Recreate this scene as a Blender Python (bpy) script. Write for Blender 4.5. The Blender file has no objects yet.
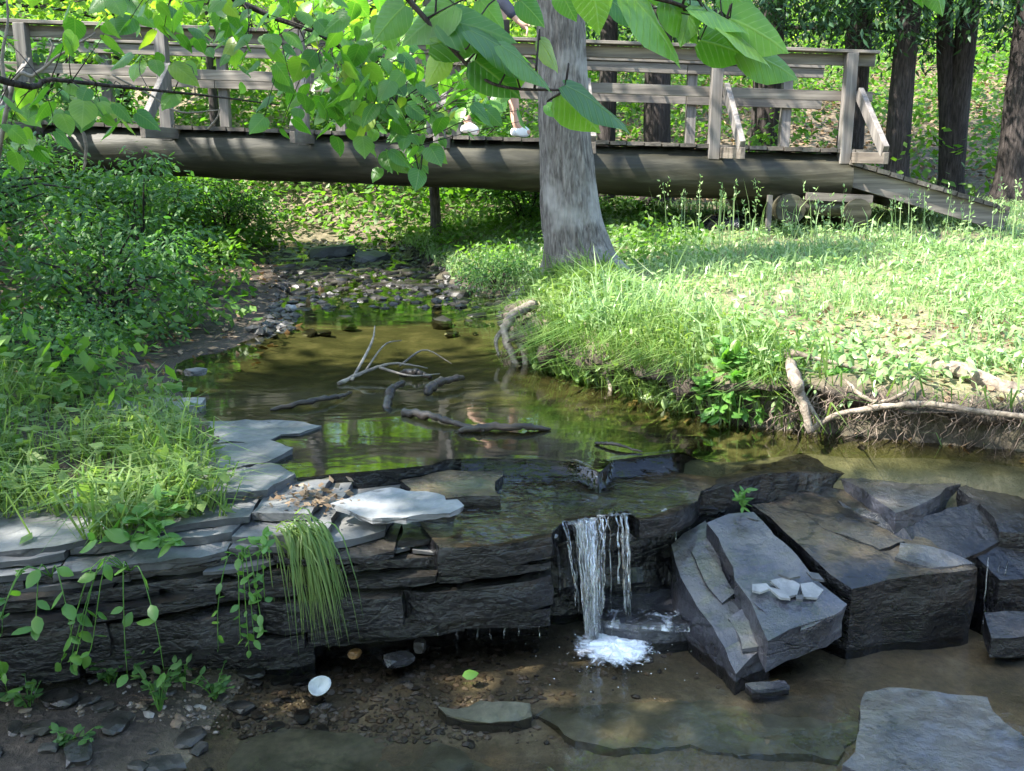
import bpy, bmesh, math, random
import numpy as np
from mathutils import Vector, Matrix

SC = bpy.context.scene
COL = SC.collection
PI = math.pi
random.seed(7)
RNG = np.random.default_rng(7)

# ------------------------------------------------------------------ camera, sky, sun, exposure
EYE = np.array([0.0, 0.0, 1.5])
PITCH = math.radians(13.5)
FPX = 980.0
cam_d = bpy.data.cameras.new('camera')
cam = bpy.data.objects.new('camera', cam_d)
COL.objects.link(cam)
cam.location = EYE
cam.rotation_euler = (PI / 2 - PITCH, 0, 0)
cam_d.sensor_width = 36.0
cam_d.lens = FPX / 1024 * 36
cam_d.clip_start = 0.05
cam_d.clip_end = 500
SC.camera = cam

SUN = np.array([-0.62, -0.24, 0.80])
SUN = SUN / np.linalg.norm(SUN)
w = bpy.data.worlds.new('World')
SC.world = w
w.use_nodes = True
nt = w.node_tree
sky = nt.nodes.new('ShaderNodeTexSky')
sky.sky_type = 'NISHITA'
sky.sun_disc = False
sky.sun_elevation = math.asin(SUN[2])
sky.sun_rotation = math.atan2(SUN[0], SUN[1])
sky.air_density = 1.0
sky.dust_density = 1.0
nt.links.new(sky.outputs[0], nt.nodes['Background'].inputs[0])
nt.nodes['Background'].inputs[1].default_value = 0.15

sun_d = bpy.data.lights.new('sun', 'SUN')
sun_d.energy = 4.0
sun_d.angle = math.radians(0.6)
sun_d.color = (1.0, 0.95, 0.86)
sun = bpy.data.objects.new('sun', sun_d)
COL.objects.link(sun)
sun.rotation_euler = Vector(SUN).to_track_quat('Z', 'Y').to_euler()

SC.view_settings.view_transform = 'Standard'
SC.view_settings.look = 'None'
SC.view_settings.exposure = 2.6
SC.view_settings.gamma = 1.0
SC.view_settings.use_curve_mapping = False
SC.render.engine = 'CYCLES'
cy = SC.cycles
cy.max_bounces = 7
cy.diffuse_bounces = 3
cy.glossy_bounces = 3
cy.transmission_bounces = 4
cy.transparent_max_bounces = 8
cy.caustics_reflective = False
cy.caustics_refractive = False
cy.sample_clamp_indirect = 6.0
try:
    cy.use_denoising = True
    cy.denoiser = 'OPENIMAGEDENOISE'
except Exception:
    pass

# ------------------------------------------------------------------ measuring helpers
def ray(px, py):
    dx = (px - 512) / FPX
    dy = (385.5 - py) / FPX
    c, s = math.cos(PITCH), math.sin(PITCH)
    return np.array([dx, c + dy * s, -s + dy * c])

def G(px, py, z):
    """point on the horizontal plane z under this line of sight"""
    d = ray(px, py)
    return EYE + d * ((z - EYE[2]) / d[2])

def PY(px, py, Y):
    """point at distance Y along this line of sight"""
    d = ray(px, py)
    return EYE + d * (Y / d[1])

def smooth(a, b, x):
    t = np.clip((x - a) / (b - a), 0, 1)
    return t * t * (3 - 2 * t)

def _h(ix, iy, iz, seed):
    n = (ix * 374761393 + iy * 668265263 + iz * 1274126177 + seed * 144665) & 0xFFFFFFFF
    n = ((n ^ (n >> 13)) * 1274126177) & 0xFFFFFFFF
    n = n ^ (n >> 16)
    return (n & 0xFFFF) / 65535.0

def vnoise(x, y, z=0.0, seed=0):
    x, y, z = np.broadcast_arrays(np.asarray(x, float), np.asarray(y, float), np.asarray(z, float))
    xi, yi, zi = np.floor(x).astype(np.int64), np.floor(y).astype(np.int64), np.floor(z).astype(np.int64)
    fx, fy, fz = x - xi, y - yi, z - zi
    fx, fy, fz = [f * f * (3 - 2 * f) for f in (fx, fy, fz)]
    r = 0
    for a in (0, 1):
        for b in (0, 1):
            for c in (0, 1):
                wgt = (fx if a else 1 - fx) * (fy if b else 1 - fy) * (fz if c else 1 - fz)
                r = r + wgt * _h(xi + a, yi + b, zi + c, seed)
    return r * 2 - 1

def fbm(x, y, z=0.0, seed=0, oct=4):
    r, a = 0, 1.0
    x, y, z = np.asarray(x, float), np.asarray(y, float), np.asarray(z, float)
    for k in range(oct):
        r = r + a * vnoise(x, y, z, seed + k * 17)
        a *= 0.5
        x, y, z = x * 2.03, y * 2.03, z * 2.03
    return r / 1.9

# ------------------------------------------------------------------ object helpers
def link(o, parent=None):
    COL.objects.link(o)
    if parent is not None:
        o.parent = parent
    return o

def tag(o, label=None, cat=None, group=None, kind=None):
    if label: o['label'] = label
    if cat: o['category'] = cat
    if group: o['group'] = group
    if kind: o['kind'] = kind
    return o

def empty(name, loc, label=None, cat=None, group=None, rz=0.0, scale=1.0):
    o = bpy.data.objects.new(name, None)
    o.empty_display_size = 0.1
    link(o)
    o.location = loc
    o.rotation_euler = (0, 0, rz)
    o.scale = (scale,) * 3
    return tag(o, label, cat, group)

def mesh_np(name, V, F, mat=None, smooth_=False, mats=None):
    """V (n,3), F (m,k) arrays -> mesh data"""
    V = np.asarray(V, np.float32)
    F = np.asarray(F, np.int32)
    me = bpy.data.meshes.new(name)
    me.vertices.add(len(V))
    me.vertices.foreach_set('co', V.ravel())
    k = F.shape[1]
    me.loops.add(F.size)
    me.loops.foreach_set('vertex_index', F.ravel())
    me.polygons.add(len(F))
    me.polygons.foreach_set('loop_start', np.arange(0, F.size, k, dtype=np.int32))
    me.polygons.foreach_set('loop_total', np.full(len(F), k, np.int32))
    me.polygons.foreach_set('use_smooth', np.full(len(F), bool(smooth_)))
    me.update(calc_edges=True)
    if mat: me.materials.append(mat)
    return me

def obj(name, me, parent=None, loc=None):
    o = bpy.data.objects.new(name, me)
    link(o, parent)
    if loc is not None: o.location = loc
    return o

class MB:
    """collects polygons into one mesh"""
    def __init__(self):
        self.v, self.f = [], []
    def add(self, V, F):
        b = len(self.v)
        self.v.extend([tuple(p) for p in V])
        self.f.extend([tuple(i + b for i in f) for f in F])
    def bar(self, p0, p1, wd, ht, up=(0, 0, 1), jit=0.0):
        p0, p1 = np.array(p0, float), np.array(p1, float)
        d = p1 - p0
        d /= np.linalg.norm(d)
        u = np.array(up, float)
        s = np.cross(d, u); s /= np.linalg.norm(s)
        u = np.cross(s, d)
        V = []
        for p in (p0, p1):
            for a, b in ((-1, -1), (1, -1), (1, 1), (-1, 1)):
                V.append(p + s * a * wd / 2 + u * b * ht / 2 + np.array([random.uniform(-jit, jit) for _ in range(3)]))
        self.add(V, [(0, 3, 2, 1), (4, 5, 6, 7), (0, 1, 5, 4), (1, 2, 6, 5), (2, 3, 7, 6), (3, 0, 4, 7)])
    def tube(self, pts, rad, seg=8, rough=0.0, freq=6.0, cap=True, seed=0, flat=1.0):
        pts = [np.array(p, float) for p in pts]
        n = len(pts)
        if not hasattr(rad, '__len__'): rad = [rad] * n
        V, F = [], []
        ref = np.array([0.13, 0.21, 0.97])
        prev = None
        for i, p in enumerate(pts):
            d = pts[min(i + 1, n - 1)] - pts[max(i - 1, 0)]
            d = d / (np.linalg.norm(d) + 1e-9)
            if prev is None:
                a = np.cross(d, ref if abs(d @ ref) < 0.9 else np.array([1.0, 0, 0]))
            else:
                a = prev - d * (prev @ d)
            a /= np.linalg.norm(a) + 1e-9
            prev = a
            b = np.cross(d, a)
            for k in range(seg):
                t = 2 * PI * k / seg
                q = p + (a * math.cos(t) + b * math.sin(t) * flat) * rad[i]
                V.append(q)
        V = np.array(V)
        if rough:
            C = np.repeat(np.array(pts), seg, axis=0)
            nrm = V - C
            f = 1 + rough * fbm(V[:, 0] * freq, V[:, 1] * freq, V[:, 2] * freq, seed)
            V = C + nrm * f[:, None]
        for i in range(n - 1):
            for k in range(seg):
                k2 = (k + 1) % seg
                F.append((i * seg + k, i * seg + k2, (i + 1) * seg + k2, (i + 1) * seg + k))
        if cap:
            F.append(tuple(range(seg - 1, -1, -1)))
            F.append(tuple(range((n - 1) * seg, n * seg)))
        self.add(V, F)
    def mesh(self, name, mat=None, smooth_=False, angle=None):
        me = bpy.data.meshes.new(name)
        me.from_pydata([tuple(map(float, p)) for p in self.v], [], self.f)
        if mat: me.materials.append(mat)
        if smooth_:
            me.polygons.foreach_set('use_smooth', [True] * len(me.polygons))
            if angle: me.set_sharp_from_angle(angle=math.radians(angle))
        me.update()
        return me
    def build(self, name, mat=None, parent=None, smooth_=False, angle=None, bevel=0.0):
        o = obj(name, self.mesh(name, mat, smooth_, angle), parent)
        if bevel:
            m = o.modifiers.new('bevel', 'BEVEL'); m.width = bevel; m.segments = 1
        return o

def spline(pts, n):
    """Catmull-Rom through pts"""
    P = [np.array(p, float) for p in pts]
    P = [2 * P[0] - P[1]] + P + [2 * P[-1] - P[-2]]
    out = []
    segs = len(P) - 3
    for i in range(n):
        u = i / (n - 1) * segs
        k = min(int(u), segs - 1); t = u - k
        a, b, c, d = P[k:k + 4]
        out.append(0.5 * (2 * b + (c - a) * t + (2 * a - 5 * b + 4 * c - d) * t * t + (3 * b - a - 3 * c + d) * t ** 3))
    return out

def interp_r(r, n):
    return list(np.interp(np.linspace(0, 1, n), np.linspace(0, 1, len(r)), r))

# ------------------------------------------------------------------ materials
def new_mat(name):
    m = bpy.data.materials.new(name)
    m.use_nodes = True
    t = m.node_tree
    for n in list(t.nodes): t.nodes.remove(n)
    out = t.nodes.new('ShaderNodeOutputMaterial')
    return m, t, out

def N(t, typ, **kw):
    n = t.nodes.new(typ)
    for k, v in kw.items():
        if k.startswith('i_'):
            key = k[2:]
            n.inputs[int(key) if key.isdigit() else key].default_value = v
        else:
            setattr(n, k, v)
    return n

def L(t, a, b): t.links.new(a, b)

def coords(t, scale=(1, 1, 1), obj_space=False):
    if obj_space:
        tc = N(t, 'ShaderNodeTexCoord'); s = tc.outputs['Object']
    else:
        tc = N(t, 'ShaderNodeNewGeometry'); s = tc.outputs['Position']
    mp = N(t, 'ShaderNodeMapping')
    mp.inputs['Scale'].default_value = scale
    L(t, s, mp.inputs[0])
    return mp.outputs[0]

def noise(t, vec, scale, detail=4, rough=0.55, dist=0.0):
    n = N(t, 'ShaderNodeTexNoise')
    n.inputs['Scale'].default_value = scale
    n.inputs['Detail'].default_value = detail
    n.inputs['Roughness'].default_value = rough
    n.inputs['Distortion'].default_value = dist
    L(t, vec, n.inputs['Vector'])
    return n.outputs[0]

def ramp(t, fac, stops):
    r = N(t, 'ShaderNodeValToRGB')
    e = r.color_ramp.elements
    while len(e) < len(stops): e.new(0.5)
    for k, (p, c) in enumerate(stops):
        e[k].position = p
        e[k].color = (*c, 1) if hasattr(c, '__len__') else (c, c, c, 1)
    L(t, fac, r.inputs[0])
    return r.outputs[0]

def mix(t, fac, a, b, mode='MIX'):
    m = N(t, 'ShaderNodeMix', data_type='RGBA', blend_type=mode)
    if isinstance(fac, (int, float)): m.inputs[0].default_value = fac
    else: L(t, fac, m.inputs[0])
    for s, v in ((6, a), (7, b)):
        if isinstance(v, tuple): m.inputs[s].default_value = (*v, 1)
        else: L(t, v, m.inputs[s])
    return m.outputs[2]

def bump(t, h, strength=0.5, dist=0.01, normal=None):
    b = N(t, 'ShaderNodeBump')
    b.inputs['Strength'].default_value = strength
    b.inputs['Distance'].default_value = dist
    L(t, h, b.inputs['Height'])
    if normal is not None: L(t, normal, b.inputs['Normal'])
    return b.outputs[0]

def principled(t, out, color, rough=0.6, normal=None, spec=0.5, coat=0.0):
    p = N(t, 'ShaderNodeBsdfPrincipled')
    if isinstance(color, tuple): p.inputs['Base Color'].default_value = (*color, 1)
    else: L(t, color, p.inputs['Base Color'])
    if isinstance(rough, (int, float)): p.inputs['Roughness'].default_value = rough
    else: L(t, rough, p.inputs['Roughness'])
    p.inputs['Specular IOR Level'].default_value = spec
    p.inputs['Coat Weight'].default_value = coat
    p.inputs['Coat Roughness'].default_value = 0.12
    if normal is not None: L(t, normal, p.inputs['Normal'])
    if out is not None: L(t, p.outputs[0], out.inputs[0])
    return p

def mat_leaf(name, c1, c2, trans=0.45, rough=0.42, tcol=None, spec=0.4):
    m, t, out = new_mat(name)
    g = N(t, 'ShaderNodeNewGeometry')
    oi = N(t, 'ShaderNodeObjectInfo')
    mm = N(t, 'ShaderNodeMath', operation='ADD'); L(t, g.outputs['Random Per Island'], mm.inputs[0]); L(t, oi.outputs['Random'], mm.inputs[1])
    fr = N(t, 'ShaderNodeMath', operation='FRACT'); L(t, mm.outputs[0], fr.inputs[0])
    big = noise(t, coords(t), 1.3, 2)
    f2 = N(t, 'ShaderNodeMath', operation='MULTIPLY_ADD', i_1=0.7); L(t, fr.outputs[0], f2.inputs[0]); 
    b2 = N(t, 'ShaderNodeMath', operation='MULTIPLY_ADD', i_1=0.9, i_2=-0.3); L(t, big, b2.inputs[0]); L(t, b2.outputs[0], f2.inputs[2])
    col = mix(t, f2.outputs[0], c1, c2)
    p = principled(t, None, col, rough, spec=spec)
    tr = N(t, 'ShaderNodeBsdfTranslucent')
    tc = mix(t, 1.0, col, tcol or (2.2, 2.6, 0.9), 'MULTIPLY')
    L(t, tc, tr.inputs[0])
    ms = N(t, 'ShaderNodeMixShader', i_0=trans)
    L(t, p.outputs[0], ms.inputs[1]); L(t, tr.outputs[0], ms.inputs[2])
    L(t, ms.outputs[0], out.inputs[0])
    return m

def mat_veined(name, c1, c2, c3):
    m, t, out = new_mat(name)
    at = N(t, 'ShaderNodeAttribute', attribute_name='luv')
    sp = N(t, 'ShaderNodeSeparateColor'); L(t, at.outputs['Color'], sp.inputs[0])
    x = N(t, 'ShaderNodeMath', operation='SUBTRACT', i_1=0.5); L(t, sp.outputs[0], x.inputs[0])
    ax = N(t, 'ShaderNodeMath', operation='ABSOLUTE'); L(t, x.outputs[0], ax.inputs[0])
    q = N(t, 'ShaderNodeMath', operation='MULTIPLY_ADD', i_1=-0.75); L(t, ax.outputs[0], q.inputs[0]); L(t, sp.outputs[1], q.inputs[2])
    q2 = N(t, 'ShaderNodeMath', operation='MULTIPLY', i_1=7.5); L(t, q.outputs[0], q2.inputs[0])
    fr = N(t, 'ShaderNodeMath', operation='PINGPONG', i_1=0.5); L(t, q2.outputs[0], fr.inputs[0])
    v1 = ramp(t, fr.outputs[0], [(0.0, 1.0), (0.07, 0.0)])
    v2 = ramp(t, ax.outputs[0], [(0.008, 1.0), (0.028, 0.0)])
    mx = N(t, 'ShaderNodeMath', operation='MAXIMUM'); L(t, v1, mx.inputs[0]); L(t, v2, mx.inputs[1])
    wv = N(t, 'ShaderNodeMath', operation='SINE'); q3 = N(t, 'ShaderNodeMath', operation='MULTIPLY', i_1=47.0); L(t, q.outputs[0], q3.inputs[0]); L(t, q3.outputs[0], wv.inputs[0])
    col = ramp(t, sp.outputs[2], [(0.0, c1), (0.6, c2), (0.92, c3), (1.0, (0.2, 0.24, 0.03))])
    col = mix(t, ramp(t, noise(t, coords(t), 24, 4), [(0.35, 0.35), (0.6, 0.0)]), col, c1)
    col = mix(t, N(t, 'ShaderNodeMath', operation='MULTIPLY', i_1=0.4).outputs[0] if False else mx.outputs[0], col, mix(t, 0.28, col, (0.24, 0.34, 0.10)))
    nb = bump(t, wv.outputs[0], 0.07, 0.004)
    nb = bump(t, mx.outputs[0], 0.4, 0.003, nb)
    p = principled(t, None, col, 0.34, nb, 0.6)
    tr = N(t, 'ShaderNodeBsdfTranslucent'); L(t, mix(t, 1.0, col, (2.2, 2.4, 0.8), 'MULTIPLY'), tr.inputs[0])
    ms = N(t, 'ShaderNodeMixShader', i_0=0.5); L(t, p.outputs[0], ms.inputs[1]); L(t, tr.outputs[0], ms.inputs[2])
    L(t, ms.outputs[0], out.inputs[0])
    return m

def mat_rock(name, dark, mid, light, rough=(0.25, 0.55), strata=0.6, scale=1.0, sediment=None, sed_amt=0.5, spec=0.5, coat=0.0, fine=0.5):
    m, t, out = new_mat(name)
    v = coords(t)
    vz = coords(t, (2.2, 2.2, 13))
    n1 = noise(t, v, 5 * scale, 6, 0.6, 0.3)
    n2 = noise(t, v, 38 * scale, 5, 0.6)
    n3 = noise(t, vz, 2.4, 4, 0.6)
    c = ramp(t, n1, [(0.3, dark), (0.52, mid), (0.75, light)])
    c = mix(t, ramp(t, n2, [(0.35, 0.55), (0.7, 0.0)]), c, dark)
    if sediment is not None:
        g = N(t, 'ShaderNodeNewGeometry')
        sx = N(t, 'ShaderNodeSeparateXYZ'); L(t, g.outputs['Normal'], sx.inputs[0])
        up = ramp(t, sx.outputs[2], [(0.55, 0.0), (0.9, 1.0)])
        n4 = ramp(t, noise(t, v, 3.2, 5, 0.65), [(0.38, 0.0), (0.62, sed_amt)])
        f = N(t, 'ShaderNodeMath', operation='MULTIPLY'); L(t, up, f.inputs[0]); L(t, n4, f.inputs[1])
        c = mix(t, f.outputs[0], c, sediment)
    st = noise(t, v, 7.5 * scale, 7, 0.7, 0.8)
    c = mix(t, ramp(t, st, [(0.56, 0.0), (0.63, 0.62)]), c, dark)
    vo = N(t, 'ShaderNodeTexVoronoi', feature='DISTANCE_TO_EDGE'); vo.inputs['Scale'].default_value = 1.0
    wv = N(t, 'ShaderNodeVectorMath', operation='ADD')
    nz_ = N(t, 'ShaderNodeTexNoise'); nz_.inputs['Scale'].default_value = 6.0; nz_.inputs['Detail'].default_value = 5
    L(t, v, nz_.inputs['Vector'])
    sc_ = N(t, 'ShaderNodeVectorMath', operation='SCALE'); sc_.inputs['Scale'].default_value = 0.55; L(t, nz_.outputs['Color'], sc_.inputs[0])
    L(t, coords(t, (4.2 * scale, 3.2 * scale, 15 * scale)), wv.inputs[0]); L(t, sc_.outputs[0], wv.inputs[1]); L(t, wv.outputs[0], vo.inputs['Vector'])
    ck = ramp(t, vo.outputs['Distance'], [(0.0, 0.0), (0.035, 1.0)])
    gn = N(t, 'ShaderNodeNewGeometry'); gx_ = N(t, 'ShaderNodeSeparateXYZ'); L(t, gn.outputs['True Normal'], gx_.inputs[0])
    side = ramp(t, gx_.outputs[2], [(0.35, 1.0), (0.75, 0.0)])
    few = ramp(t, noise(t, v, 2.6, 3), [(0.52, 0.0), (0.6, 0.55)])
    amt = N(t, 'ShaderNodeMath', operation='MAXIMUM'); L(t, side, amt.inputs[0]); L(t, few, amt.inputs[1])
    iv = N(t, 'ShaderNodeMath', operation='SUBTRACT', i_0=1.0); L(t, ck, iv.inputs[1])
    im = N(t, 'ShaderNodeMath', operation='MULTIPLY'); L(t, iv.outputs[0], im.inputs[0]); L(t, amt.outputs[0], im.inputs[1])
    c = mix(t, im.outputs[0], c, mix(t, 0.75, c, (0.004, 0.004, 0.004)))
    ih = N(t, 'ShaderNodeMath', operation='SUBTRACT', i_0=1.0); L(t, im.outputs[0], ih.inputs[1])
    nb = bump(t, ih.outputs[0], 0.25, 0.006)
    nb = bump(t, n3, strata, 0.012, nb)
    nb = bump(t, n2, fine, 0.006 if fine <= .5 else 0.014, nb)
    if fine > .5: nb = bump(t, noise(t, v, 120, 3), .4, .003, nb)
    r = ramp(t, n1, [(0.3, rough[0]), (0.7, rough[1])])
    principled(t, out, c, r, nb, spec, coat)
    return m

def mat_wood(name, a, b, c, axis=0, rough=0.75, bst=0.35, gs=30):
    m, t, out = new_mat(name)
    s = [gs, gs, gs]; s[axis] = 1.6
    v = coords(t, tuple(s))
    n1 = noise(t, v, 1.0, 5, 0.6, 0.4)
    n2 = noise(t, coords(t), 2.3, 3)
    col = ramp(t, n1, [(0.3, a), (0.5, b), (0.72, c)])
    g = N(t, 'ShaderNodeNewGeometry')
    col = mix(t, ramp(t, n2, [(0.35, 0.45), (0.65, 0.0)]), col, a)
    isl = ramp(t, g.outputs['Random Per Island'], [(0.0, 0.65), (1.0, 1.2)])
    col = mix(t, 1.0, col, isl, 'MULTIPLY')
    principled(t, out, col, rough, bump(t, n1, bst, 0.008 if bst > .5 else 0.004), 0.3)
    return m

def mat_bark(name, dark, mid, light, lichen=None, vs=9, zs=1.6, bstr=0.9):
    m, t, out = new_mat(name)
    v = coords(t, (vs, vs, zs), True)
    n1 = noise(t, v, 2.2, 6, 0.62, 0.6)
    n2 = noise(t, coords(t), 2.4, 4, 0.6)
    col = ramp(t, n1, [(0.34, dark), (0.5, mid), (0.68, light)])
    if lichen:
        col = mix(t, ramp(t, n2, [(0.52, 0.0), (0.66, 0.75)]), col, lichen)
    principled(t, out, col, 0.85, bump(t, n1, bstr, 0.02), 0.2)
    return m

M = {}
M['leaf_big'] = mat_leaf('broad_leaf', (0.05, 0.15, 0.018), (0.125, 0.26, 0.035), 0.5, 0.3, (2.2, 2.4, 0.8), 0.6)
M['leaf_vein'] = mat_veined('veined_leaf', (0.04, 0.125, 0.02), (0.085, 0.2, 0.03), (0.15, 0.27, 0.04))
M['leaf_shrub'] = mat_leaf('shrub_leaf', (0.028, 0.08, 0.028), (0.075, 0.15, 0.035), 0.35, 0.55, None, 0.3)
M['leaf_under'] = mat_leaf('undergrowth_leaf', (0.04, 0.11, 0.018), (0.11, 0.19, 0.025), 0.42, 0.5)
M['leaf_wood'] = mat_leaf('woodland_leaf', (0.07, 0.15, 0.02), (0.2, 0.28, 0.045), 0.5, 0.5)
M['leaf_hemlock'] = mat_leaf('hemlock_needles', (0.012, 0.04, 0.016), (0.03, 0.075, 0.025), 0.2, 0.5)
M['leaf_plant'] = mat_leaf('plant_leaf', (0.05, 0.14, 0.03), (0.1, 0.2, 0.035), 0.35, 0.4)
M['grass_sun'] = mat_leaf('meadow_grass', (0.10, 0.20, 0.06), (0.30, 0.38, 0.185), 0.42, 0.36, (1.6, 1.75, 1.1), 0.6)
M['grass_bank'] = mat_leaf('bank_grass', (0.055, 0.13, 0.028), (0.17, 0.23, 0.065), 0.42, 0.45, (1.9, 2.0, 1.0))
M['dry_leaf'] = mat_leaf('dead_leaf', (0.12, 0.075, 0.04), (0.34, 0.24, 0.15), 0.2, 0.7, (1.3, 1.1, 0.8))
M['rock_dry'] = mat_rock('dry_shale', (0.03, 0.031, 0.034), (0.075, 0.077, 0.08), (0.14, 0.14, 0.137), (0.45, 0.75), 0.4, 1.0, (0.2, 0.2, 0.19), 0.7)
M['rock_white'] = mat_rock('pale_flagstone', (0.12, 0.125, 0.13), (0.22, 0.225, 0.23), (0.31, 0.31, 0.30), (0.45, 0.7), 0.3)
M['rock_wet'] = mat_rock('wet_shale', (0.005, 0.005, 0.006), (0.010, 0.010, 0.012), (0.034, 0.033, 0.036), (0.08, 0.34), 0.6, 1.0, (0.10, 0.088, 0.068), 0.4, 0.4, 0.2, 0.8)
M['rock_slab'] = mat_rock('damp_slate', (0.015, 0.015, 0.018), (0.046, 0.047, 0.06), (0.095, 0.096, 0.115), (0.16, 0.45), 0.4, 1.0, (0.125, 0.112, 0.088), 0.8, 0.5, 0.5, 0.75)
M['rock_brown'] = mat_rock('brown_wet_block', (0.005, 0.005, 0.006), (0.009, 0.009, 0.010), (0.028, 0.026, 0.025), (0.08, 0.36), 0.5, 1.0, (0.13, 0.096, 0.055), 0.9, 0.4, 0.25, 0.7)
M['rock_bed'] = mat_rock('bed_flagstone', (0.05, 0.05, 0.036), (0.13, 0.12, 0.08), (0.24, 0.21, 0.14), (0.2, 0.5), 0.3)
M['stone'] = mat_rock('stream_stone', (0.010, 0.009, 0.008), (0.03, 0.026, 0.021), (0.085, 0.074, 0.06), (0.2, 0.55), 0.2, 1.6)
M['stone_orange'] = mat_rock('orange_stone', (0.12, 0.06, 0.02), (0.3, 0.15, 0.05), (0.4, 0.22, 0.09), (0.3, 0.5), 0.2, 1.6)
M['wood_rail'] = mat_wood('weathered_rail_wood', (0.065, 0.056, 0.048), (0.145, 0.125, 0.106), (0.26, 0.228, 0.19), 0)
M['wood_post'] = mat_wood('weathered_post_wood', (0.065, 0.058, 0.053), (0.125, 0.113, 0.104), (0.22, 0.2, 0.178), 2)
M['wood_deck'] = mat_wood('deck_wood', (0.05, 0.042, 0.036), (0.1, 0.085, 0.07), (0.16, 0.14, 0.115), 1)
M['wood_log'] = mat_wood('bridge_log_wood', (0.014, 0.014, 0.008), (0.04, 0.036, 0.022), (0.105, 0.098, 0.072), 0, 0.5, 0.9, 13)
M['wood_dead'] = mat_wood('dead_wood', (0.08, 0.07, 0.06), (0.2, 0.17, 0.14), (0.36, 0.31, 0.26), 0)
M['wood_wet'] = mat_wood('wet_driftwood', (0.015, 0.012, 0.01), (0.04, 0.03, 0.024), (0.09, 0.075, 0.06), 0, 0.4)
M['bark_main'] = mat_bark('grey_bark', (0.05, 0.044, 0.04), (0.115, 0.105, 0.096), (0.2, 0.185, 0.17), (0.3, 0.29, 0.275), 26, 4.5)
M['bark_dark'] = mat_bark('dark_bark', (0.014, 0.011, 0.011), (0.032, 0.026, 0.024), (0.065, 0.054, 0.05), None, 20, 3)
M['root'] = mat_bark('pale_root', (0.08, 0.064, 0.05), (0.17, 0.14, 0.11), (0.29, 0.25, 0.2), None, 14, 14, 0.5)

def mat_ground():
    m, t, out = new_mat('ground_soil')
    at = N(t, 'ShaderNodeAttribute', attribute_name='zone')
    sp = N(t, 'ShaderNodeSeparateColor'); L(t, at.outputs['Color'], sp.inputs[0])
    v = coords(t)
    n1 = noise(t, v, 4, 6, 0.62)
    n2 = noise(t, v, 42, 5, 0.65)
    soil = ramp(t, n2, [(0.3, (0.018, 0.014, 0.010)), (0.55, (0.045, 0.034, 0.025)), (0.78, (0.11, 0.085, 0.065))])
    turf = ramp(t, n2, [(0.3, (0.07, 0.075, 0.03)), (0.55, (0.17, 0.16, 0.085)), (0.8, (0.3, 0.26, 0.19))])
    litter = ramp(t, noise(t, v, 17, 6, 0.75), [(0.3, (0.04, 0.032, 0.02)), (0.5, (0.12, 0.09, 0.06)), (0.72, (0.3, 0.24, 0.17))])
    bed = ramp(t, n1, [(0.3, (0.06, 0.052, 0.032)), (0.52, (0.17, 0.135, 0.085)), (0.72, (0.3, 0.25, 0.17))])
    bed = mix(t, ramp(t, n2, [(0.4, 0.0), (0.7, 0.5)]), bed, (0.05, 0.045, 0.035))
    py_ = N(t, 'ShaderNodeSeparateXYZ'); g_ = N(t, 'ShaderNodeNewGeometry'); L(t, g_.outputs['Position'], py_.inputs[0])
    mr = N(t, 'ShaderNodeMapRange', i_1=2.9, i_2=3.3); L(t, py_.outputs[1], mr.inputs[0])
    silt = ramp(t, n1, [(0.33, (0.036, 0.038, 0.019)), (0.55, (0.085, 0.08, 0.045)), (0.75, (0.19, 0.165, 0.11))])
    bed = mix(t, mr.outputs[0], bed, silt)
    c = mix(t, sp.outputs[0], soil, bed)
    c = mix(t, sp.outputs[1], c, turf)
    c = mix(t, sp.outputs[2], c, litter)
    h = N(t, 'ShaderNodeMath', operation='ADD'); L(t, n1, h.inputs[0]); L(t, n2, h.inputs[1])
    principled(t, out, c, 0.75, bump(t, h.outputs[0], 0.7, 0.02), 0.3)
    return m
M['ground'] = mat_ground()

def mat_water(name, tint, rscale=(6, 6, 6), bstr=0.12, foam=0.0, rough=0.02, fscale=(80, 80, 6), fr_=(0.42, 0.66), ior=1.4):
    m, t, out = new_mat(name)
    v = coords(t, rscale)
    n1 = noise(t, v, 1.0, 3, 0.5, 0.5)
    nb = bump(t, n1, bstr, 0.02)
    fr = N(t, 'ShaderNodeFresnel', i_IOR=ior); L(t, nb, fr.inputs['Normal'])
    tr = N(t, 'ShaderNodeBsdfTransparent'); tr.inputs[0].default_value = (*tint, 1)
    gl = N(t, 'ShaderNodeBsdfGlossy'); gl.inputs['Roughness'].default_value = rough; gl.inputs[0].default_value = (1, 1, 1, 1)
    L(t, nb, gl.inputs['Normal'])
    ms = N(t, 'ShaderNodeMixShader'); L(t, fr.outputs[0], ms.inputs[0]); L(t, tr.outputs[0], ms.inputs[1]); L(t, gl.outputs[0], ms.inputs[2])
    sh = ms.outputs[0]
    if foam > 0:
        df = N(t, 'ShaderNodeBsdfDiffuse'); df.inputs[0].default_value = (0.75, 0.78, 0.82, 1)
        m2 = N(t, 'ShaderNodeMixShader')
        f = ramp(t, noise(t, coords(t, fscale), 1.0, 4, 0.65), [(fr_[0], 0.0), (fr_[1], foam)])
        L(t, f, m2.inputs[0]); L(t, sh, m2.inputs[1]); L(t, df.outputs[0], m2.inputs[2])
        sh = m2.outputs[0]
    L(t, sh, out.inputs[0])
    return m
M['water_pool'] = mat_water('pool_water', (0.80, 0.82, 0.56), (2.2, 4.6, 4), 0.10, 0.0, 0.05, ior=1.55)
M['water_low'] = mat_water('creek_water', (0.88, 0.86, 0.78), (9, 9, 9), 0.22, 0, 0.04)
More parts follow.
